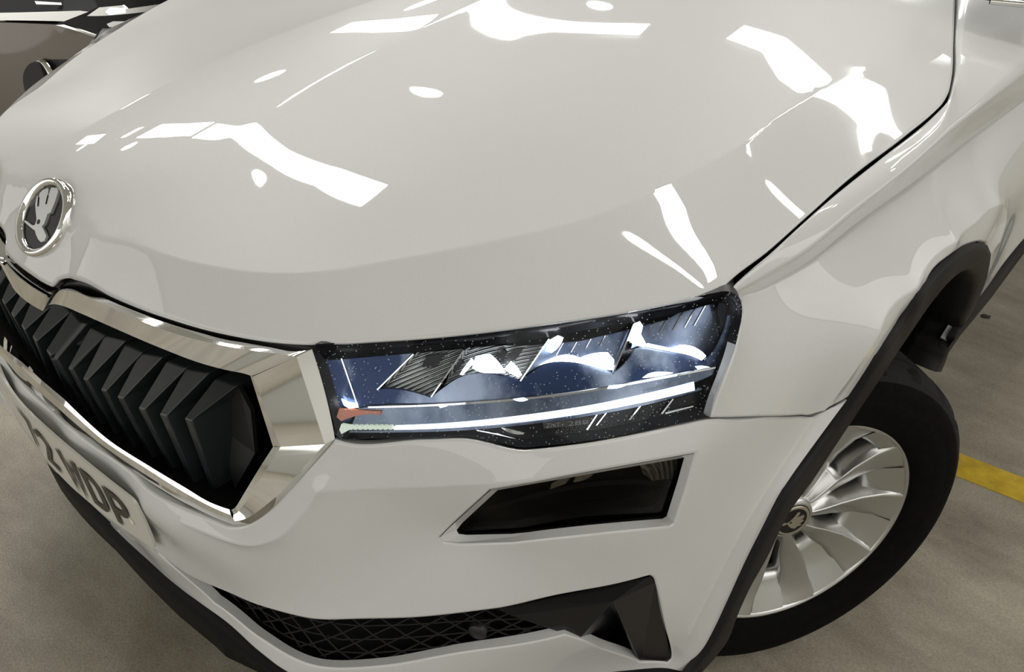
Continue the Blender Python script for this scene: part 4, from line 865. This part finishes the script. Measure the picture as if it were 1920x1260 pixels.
# blades
def pol(r_, deg, x): a = math.radians(deg); return np.array([x, r_*math.cos(a), r_*math.sin(a)])
RR = np.array([.034, .05, .07, .10, .14, .18, .2135]); Ld = np.interp(RR, [.034, .045, .07, .10, .14, .21], [-22, -20, -18, -16.5, -13.5, -15.5]); Ud = np.interp(RR, [.034, .045, .07, .10, .14, .21], [-1, -4, 0, 3, 4, 2.4])
XB = np.interp(RR, [.034, .06, .10, .15, .19, .2135], [-.030, -.026, -.024, -.020, -.014, -.0035])
WIN = {0: (.095, .152), 1: (.112, .188), 2: (.115, .2), 7: (.10, .15), 8: (.0, .116), 9: (.068, .140)}
for k in range(10):
    off = 36*k+1; rows = []; wi, wo = WIN.get(k, (.08, .15))
    RK = np.unique(np.r_[RR, wi+.001, wi+.012, .11, .16, .2]); RK = RK[RK >= .034]
    for r_ in RK:
        l_ = np.interp(r_, RR, Ld)+off; u_ = np.interp(r_, RR, Ud)+off; x_ = np.interp(r_, RR, XB)
        fall = np.interp(r_, [.034, .07, .1, .18, .2135], [.004, .008, .012, .009, .003]); gap = 36-(u_-l_); fw = gap+1.5 if r_ < wi else min(gap-1.5, np.interp(r_, [.05, .10, .2135], [12, 4, 3]))
        dep = np.interp(r_, [.034, .06, .1, .18, .2135], [.006, .020, .026, .018, .004])
        row = [pol(r_, l_-.3, x_-fall-.030), pol(r_, l_-.1, x_-fall-.003), pol(r_, l_+.8, x_-fall)]
        for t in (.2, .4, .6, .8, .94): row.append(pol(r_, l_+(u_-l_)*t, x_-fall*(1-t)**1.2))
        row += [pol(r_, u_, x_), pol(r_, u_+.7, x_-.0025), pol(r_, u_+fw*.5, x_-dep*.6), pol(r_, u_+fw, x_-dep), pol(r_, u_+fw+.2, x_-dep-.02)]; rows.append(row)
    grid_mesh('spoke', rows, 'alloy', wh)
    sec = []
    for r_ in np.linspace(wo, .2145, 6):
        x_ = np.interp(r_, [.10, .16, .2145], [-.056, -.036, -.0045]); a0 = np.interp(r_, RR, Ud)+off-2; a1 = np.interp(r_, RR, Ld)+off+37
        sec.append([pol(r_, a, x_) for a in np.linspace(a0, a1, 7)])
    sec = [[p+np.array([-.02, 0, 0]) for p in sec[0]]]+sec
    grid_mesh('rim_web', sec, 'alloy', wh)
V, F = lathe_x([(-.06, .046), (-.032, .0455), (-.025, .043), (-.020, .038), (-.0195, .0338), (-.022, .0335)], 60); mesh('hub_boss', V, F, 'alloy', wh)
M['cap'] = mat('cap_beige_metal', (.42, .38, .30), .35, metal=.7)
V, F = lathe_x([(-.0215, .0333), (-.018, .0326), (-.0172, .030), (-.0178, .0275)], 48); mesh('cap_ring', V, F, 'cap', wh)
V, F = lathe_x([(-.0182, .0278), (-.0182, .0001)], 48); mesh('cap_ground', V, F, 'gloss_black', wh)
V, F = lathe_x([(-.0225, .0348), (-.0195, .0345), (-.0195, .0333)], 48); mesh('cap_gap', V, F, 'black', wh)
cw = [(600, 490), (612, 470), (640, 452), (680, 455), (722, 425), (770, 380), (800, 345), (828, 305), (850, 296), (872, 302), (860, 330), (835, 352), (815, 374), (850, 362), (922, 335), (932, 358), (905, 385), (868, 412), (918, 400), (915, 422), (880, 446), (842, 470), (886, 466), (880, 482), (850, 494), (822, 500), (805, 520), (780, 532), (740, 526), (706, 505), (682, 468), (655, 482), (625, 496)]
cn = np.array([math.cos(STEER), math.sin(STEER), 0]); ce = np.array([-math.sin(STEER), math.cos(STEER), 0]); pc = HUB+cn*(-.0172)
# the centre cap as seen: hub centre and emblem in wheel coordinates
capc = hit_plane(1400+765/7.875, 940+430/7.875, pc, cn)
loc = lambda P: np.array([(P-HUB) @ cn, (P-HUB) @ ce, P[2]-HUB[2]])
cwl = [loc(hit_plane(1400+x/7.875, 940+y/7.875, pc, cn))-[0, *loc(capc)[1:]] for x, y in cw]
flat_solid('winged_arrow', [np.array([-.0170, p[1], p[2]]) for p in cwl], np.array([1., 0, 0]), .0012, 'cap', wh)
e_ = loc(hit_plane(1400+730/7.875, 940+448/7.875, pc, cn))-[0, *loc(capc)[1:]]; V, F = disc_on(np.array([-.0166, e_[1], e_[2]]), np.array([0, 1., 0]), np.array([0, 0, 1.]), np.array([1., 0, 0]), .0022, 0, 14); mesh('eye', V, F, 'gloss_black', wh, False)
# brake behind the spokes
V, F = lathe_x([(-.085, .05), (-.085, .140), (-.108, .140), (-.108, .05)], 64); mesh('brake_disc', V, F, 'steel', wh)
V, F = lathe_x([(-.15, .001), (-.15, .198)], 48); mesh('wheel_back', V, F, 'void', wh)
V, F = lathe_x([(-.05, .001), (-.05, .05), (-.085, .055)], 40); mesh('hub_carrier', V, F, 'alloy_dark', wh)
Vb = []; Fb = []
for sg, (ra_, rb_) in enumerate(((.10, .165), (.10, .165))):
    pass
cal = []
for x in (-.066, -.125):
    for r_ in (.095, .166):
        for a in np.linspace(70, 118, 7): cal.append(pol(r_, a, x))
n_ = 7; F = [(i, i+1, n_+i+1, n_+i) for i in range(6)]+[(2*n_+i, 3*n_+i, 3*n_+i+1, 2*n_+i+1) for i in range(6)]+[(n_+i, n_+i+1, 3*n_+i+1, 3*n_+i) for i in range(6)]+[(i, 2*n_+i, 2*n_+i+1, i+1) for i in range(6)]+[(0, n_, 3*n_, 2*n_), (6, 2*n_+6, 3*n_+6, n_+6)]
o = mesh('brake_caliper', cal, F, 'steel', wh, False); md = o.modifiers.new('bevel', 'BEVEL'); md.width = .004; md.segments = 2
# wheel housing liner
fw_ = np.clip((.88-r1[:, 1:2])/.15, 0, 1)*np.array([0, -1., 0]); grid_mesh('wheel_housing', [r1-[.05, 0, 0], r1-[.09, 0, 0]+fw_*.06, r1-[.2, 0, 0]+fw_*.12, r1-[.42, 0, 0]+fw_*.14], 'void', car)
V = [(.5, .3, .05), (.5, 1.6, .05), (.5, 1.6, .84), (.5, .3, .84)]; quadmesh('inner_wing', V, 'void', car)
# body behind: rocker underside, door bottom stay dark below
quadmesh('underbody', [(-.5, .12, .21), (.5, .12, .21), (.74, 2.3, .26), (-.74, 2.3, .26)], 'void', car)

# ================================================================== floor marking, background car
M['yellow'] = mat('yellow_paint', (.62, .42, .02), .5)
noise_col(M['yellow'], 25, (.52, .34, .015), (.72, .50, .03))
ya, yb, yc, yd = onz(1803, 851, .002), onz(1920, 896, .002), onz(1796, 893, .002), onz(1920, 943, .002)
dl = (yb-ya)/np.linalg.norm(yb-ya); wv_ = (yc-ya); wv_ -= dl*(wv_ @ dl)
L0 = ya-dl*2.2; V = [L0, L0+wv_, L0+wv_+dl*7.5, L0+dl*7.5]; V3 = V+[v-[0, 0, .0018] for v in V]
o = mesh('floor_marking', V3, [(0, 1, 2, 3), (0, 4, 5, 1), (1, 5, 6, 2), (2, 6, 7, 3), (3, 7, 4, 0)], 'yellow', None, False); o['label'] = 'yellow painted line on the concrete floor behind the front tyre'; o['category'] = 'floor marking'
lf = onz(1850, 592, .004); lp2 = [onz(1840+x, 588+y, .004) for x, y in ((0, 2), (5, 0), (12, 3), (18, 4), (16, 8), (8, 7), (3, 6))]
o = flat_solid('dry_leaf', lp2, np.array([0, 0, 1.]), .003, mat('leaf_brown', (.03, .025, .02), .8), None); o['label'] = 'small dark leaf lying on the floor beside the sill'; o['category'] = 'leaf'

M['brown'] = mat('brown_metallic', (.15, .13, .11), .3, metal=.55, coat=1, coat_rough=.03)
M['glass_dark'] = mat('dark_glass', (.008, .009, .010), .12, spec=.35)
M['grey_plastic'] = mat('grey_plastic', (.05, .053, .06), .45)
car2 = thing('parked_car', 'brown metallic car parked behind the white hood', 'car')
class Surf2(Surf):
    sgn = 1
    def f(s, x, z): u = (x+3.0)/1.0; return .72+.42*np.abs(u)**3.2+.22*np.clip(z-.45, -.4, .6)
    def G(s, x, y, z, d=0.): return np.where((x > -1.62) | (x < -4.6), -1., y-d-s.f(x, z))
    def to2(s, P): P = np.array(P); return P[:, [0, 2]]
    def to3(s, uv): return np.c_[uv[:, 0], s.f(uv[:, 0], uv[:, 1]), uv[:, 1]]
    def base(s, P, d): P = np.array(P).copy(); P[:, 1] -= d; return P
    def offs(s, P, d): P = np.array(P).copy(); P[:, 1] += d; return P
S2 = Surf2()
def p2(name, px, dy, m, thick=.02, h=.05, parent=None): return inset_panel(name, px, dy, m, parent or car2, thick=thick, h=h, surf=S2, corner=6 if name != 'lamp_recess' else 60)
p2('front_bumper', [(-160, 38), (0, 42), (104, 46), (150, 58), (188, 76), (260, 110), (330, 330), (200, 420), (-160, 420)], .0, 'brown')
p2('bumper_edge', [(104, 47), (120, 46), (192, 70), (192, 76), (150, 60)], -.004, 'chrome', .006)
p2('lamp_recess', [(47, 130), (56, 119), (75, 114), (130, 112), (200, 112), (210, 240), (60, 215), (52, 190)], -.004, 'black', .006)
o = part('fog_lamp', car2); c2 = S2.lift([(84, 143)], -.012)[0]; V, F = lathe_on(c2, np.array([1., 0, 0]), np.array([0, 0, 1.]), np.array([0, -1., 0]), [(.058, -.01), (.056, .006), (.050, .008), (.046, 0)], 32); mesh('chrome_ring', V, F, 'chrome', o)
V, F = disc_on(c2, np.array([1., 0, 0]), np.array([0, 0, 1.]), np.array([0, -1., 0]), .048, 0, 24); mesh('lens', V, F, 'glass_dark', o, False)
p2('chrome_strip', [(-160, 26), (0, 24), (150, 20), (166, 22), (120, 40), (0, 38), (-160, 40)], -.012, 'chrome_soft', .01)
p2('upper_panel', [(-160, -60), (115, -60), (118, 21), (0, 25), (-160, 27)], .0, 'glass_dark')
p2('grey_corner', [(118, -30), (160, -30), (180, 15), (166, 22), (118, 21)], -.004, 'grey_plastic', .01)
p2('headlight_housing', [(104, 46), (166, 22), (182, -40), (470, -60), (420, 90), (300, 180), (188, 76)], .004, 'gloss_black')
p2('light_bar', [(163, 30), (186, 14), (228, 10), (236, 17), (340, 2), (342, 10), (240, 26), (180, 30)], -.006, 'chrome_soft', .01)
p2('lamp_element', [(198, 22), (205, 15), (232, 16), (234, 24), (205, 28)], -.012, 'led_soft', .004)
p2('lamp_element', [(200, 45), (212, 40), (236, 40), (244, 44), (236, 50), (205, 51)], -.004, 'chrome_soft', .004)
p2('trim_glint', [(65, 2), (112, 5), (114, 9), (68, 8)], -.006, 'chrome', .004)
# hood and windscreen of that car behind its front edge
rows = [[S2.offs(S2.to3(np.array([[x, .78]])), 0)[0] for x in np.linspace(-4.0, -1.95, 12)]]
for t in (.3, .7, 1.1): rows.append([p+np.array([0, t*1.1, t*.10]) for p in rows[0]])
grid_mesh('windscreen', [rows[-1], [p+np.array([0, .8, .42]) for p in rows[-1]], [p+np.array([0, 2.0, .47]) for p in rows[-1]]], 'glass_dark', car2)
grid_mesh('hood', rows, 'brown', car2)
rw = [[p*[1, 1, 0]+[0, .25, .25] for p in [rows[0][0], rows[0][-1]]]]
for sx in (-3.9, -2.15):
    V, F = lathe_on(np.array([sx, 1.75, .33]), np.array([0, 1., 0]), np.array([0, 0, 1.]), np.array([1., 0, 0]), [(.05, .0), (.2, .0), (.22, .01), (.30, .02), (.33, 0), (.33, -.18), (.2, -.18)], 48); mesh('wheel', V, F, 'tyre', car2)
for sx in (-3.98, -1.98):
    V = [(sx, 1.25, .3), (sx, 4.0, .3), (sx, 4.0, .88), (sx, 1.25, .80)]; Vx = V+[(sx+(.05 if sx > -3 else -.05)*-1, b, c) for a, b, c in V]
    mesh('side_panel', Vx, [(0, 1, 2, 3), (7, 6, 5, 4), (0, 4, 5, 1), (1, 5, 6, 2), (2, 6, 7, 3), (3, 7, 4, 0)], 'brown', car2, False)
# mirror foot glimpsed at the top right of the white car
rows = []
for t, (a, b) in ((0, (.03, .06)), (.5, (.025, .04)), (1, (.03, .05))):
    c = np.array([.87, 1.68, 1.02])*(1-t)+np.array([.99, 1.70, 1.07])*t; rows.append([c+[0, b*math.cos(u), a*math.sin(u)] for u in np.linspace(0, 2*math.pi, 17)[:-1]])
grid_mesh('mirror_foot', rows, 'gloss_black', car, closed=True)
rows = []
for t in np.linspace(0, 1, 9):
    rr_ = .10*math.sin(math.pi*min(max(t, .08), .92))**.5; c = np.array([.95+.22*t, 1.69+.03*t, 1.13]); rows.append([c+[0, rr_*.75*math.cos(u), rr_*.8*math.sin(u)] for u in np.linspace(0, 2*math.pi, 21)[:-1]])
grid_mesh('mirror_housing', rows, 'paint', car, closed=True, cap=True)
qa, qb = onz(1852, 1, 1.075), onz(1940, 9, 1.075)
V, F = prism([qa, qb, qb+[-.05, .35, .16], qa+[-.06, .30, .20]], (1, 0, 0), .03); mesh('pillar_window', V, F, 'glass_dark', car, False)
V, F = tube([qa+[.004, 0, .0], qb+[.004, 0, 0]], .006, 8); mesh('window_trim', V, F, 'chrome_soft', car)
# windscreen, roof and side glass behind the hood
ws0 = [(x, 1.60+.10*(1-(x/.7)**2)*0-.10*(x/.7)**2*-1, 1.085-.05*(x/.7)**2) for x in np.linspace(-.72, .72, 13)]
ws1 = [(x*.80, y+.78, z+.42) for x, y, z in ws0]; rf = [(x, y+1.5, z+.05) for x, y, z in ws1]
grid_mesh('windscreen', [ws0, [(a*.5+c*.5, b*.5+d*.5-.02, e*.5+f*.5+.02) for (a, b, e), (c, d, f) in zip(ws0, ws1)], ws1], 'glass_dark', car)
grid_mesh('roof', [ws1, [(x, y+.5, z+.06) for x, y, z in ws1], rf], 'paint', car)
for sg in (1, -1):
    V = [(sg*.86, 1.55, 1.0), (sg*.88, 3.9, 1.0), (sg*.60, 3.7, 1.44), (sg*.58, 2.45, 1.44)]; mesh('side_glass', V, [(0, 1, 2, 3)], 'glass_dark', car, False)
    V = [(sg*.895, 2.0, .30), (sg*.895, 3.9, .30), (sg*.885, 3.9, 1.02), (sg*.885, 2.0, 1.02)]; mesh('door', V, [(0, 1, 2, 3)], 'paint', car, False)
# the lamps and vents of the far side of the car
for grp in (hl, fog, vent, lg):
    g2 = grp.copy(); COL.objects.link(g2); g2.parent = car
    for ch in [c for c in bpy.data.objects if c.parent == grp]: c = mirror_obj(ch); c.parent = g2
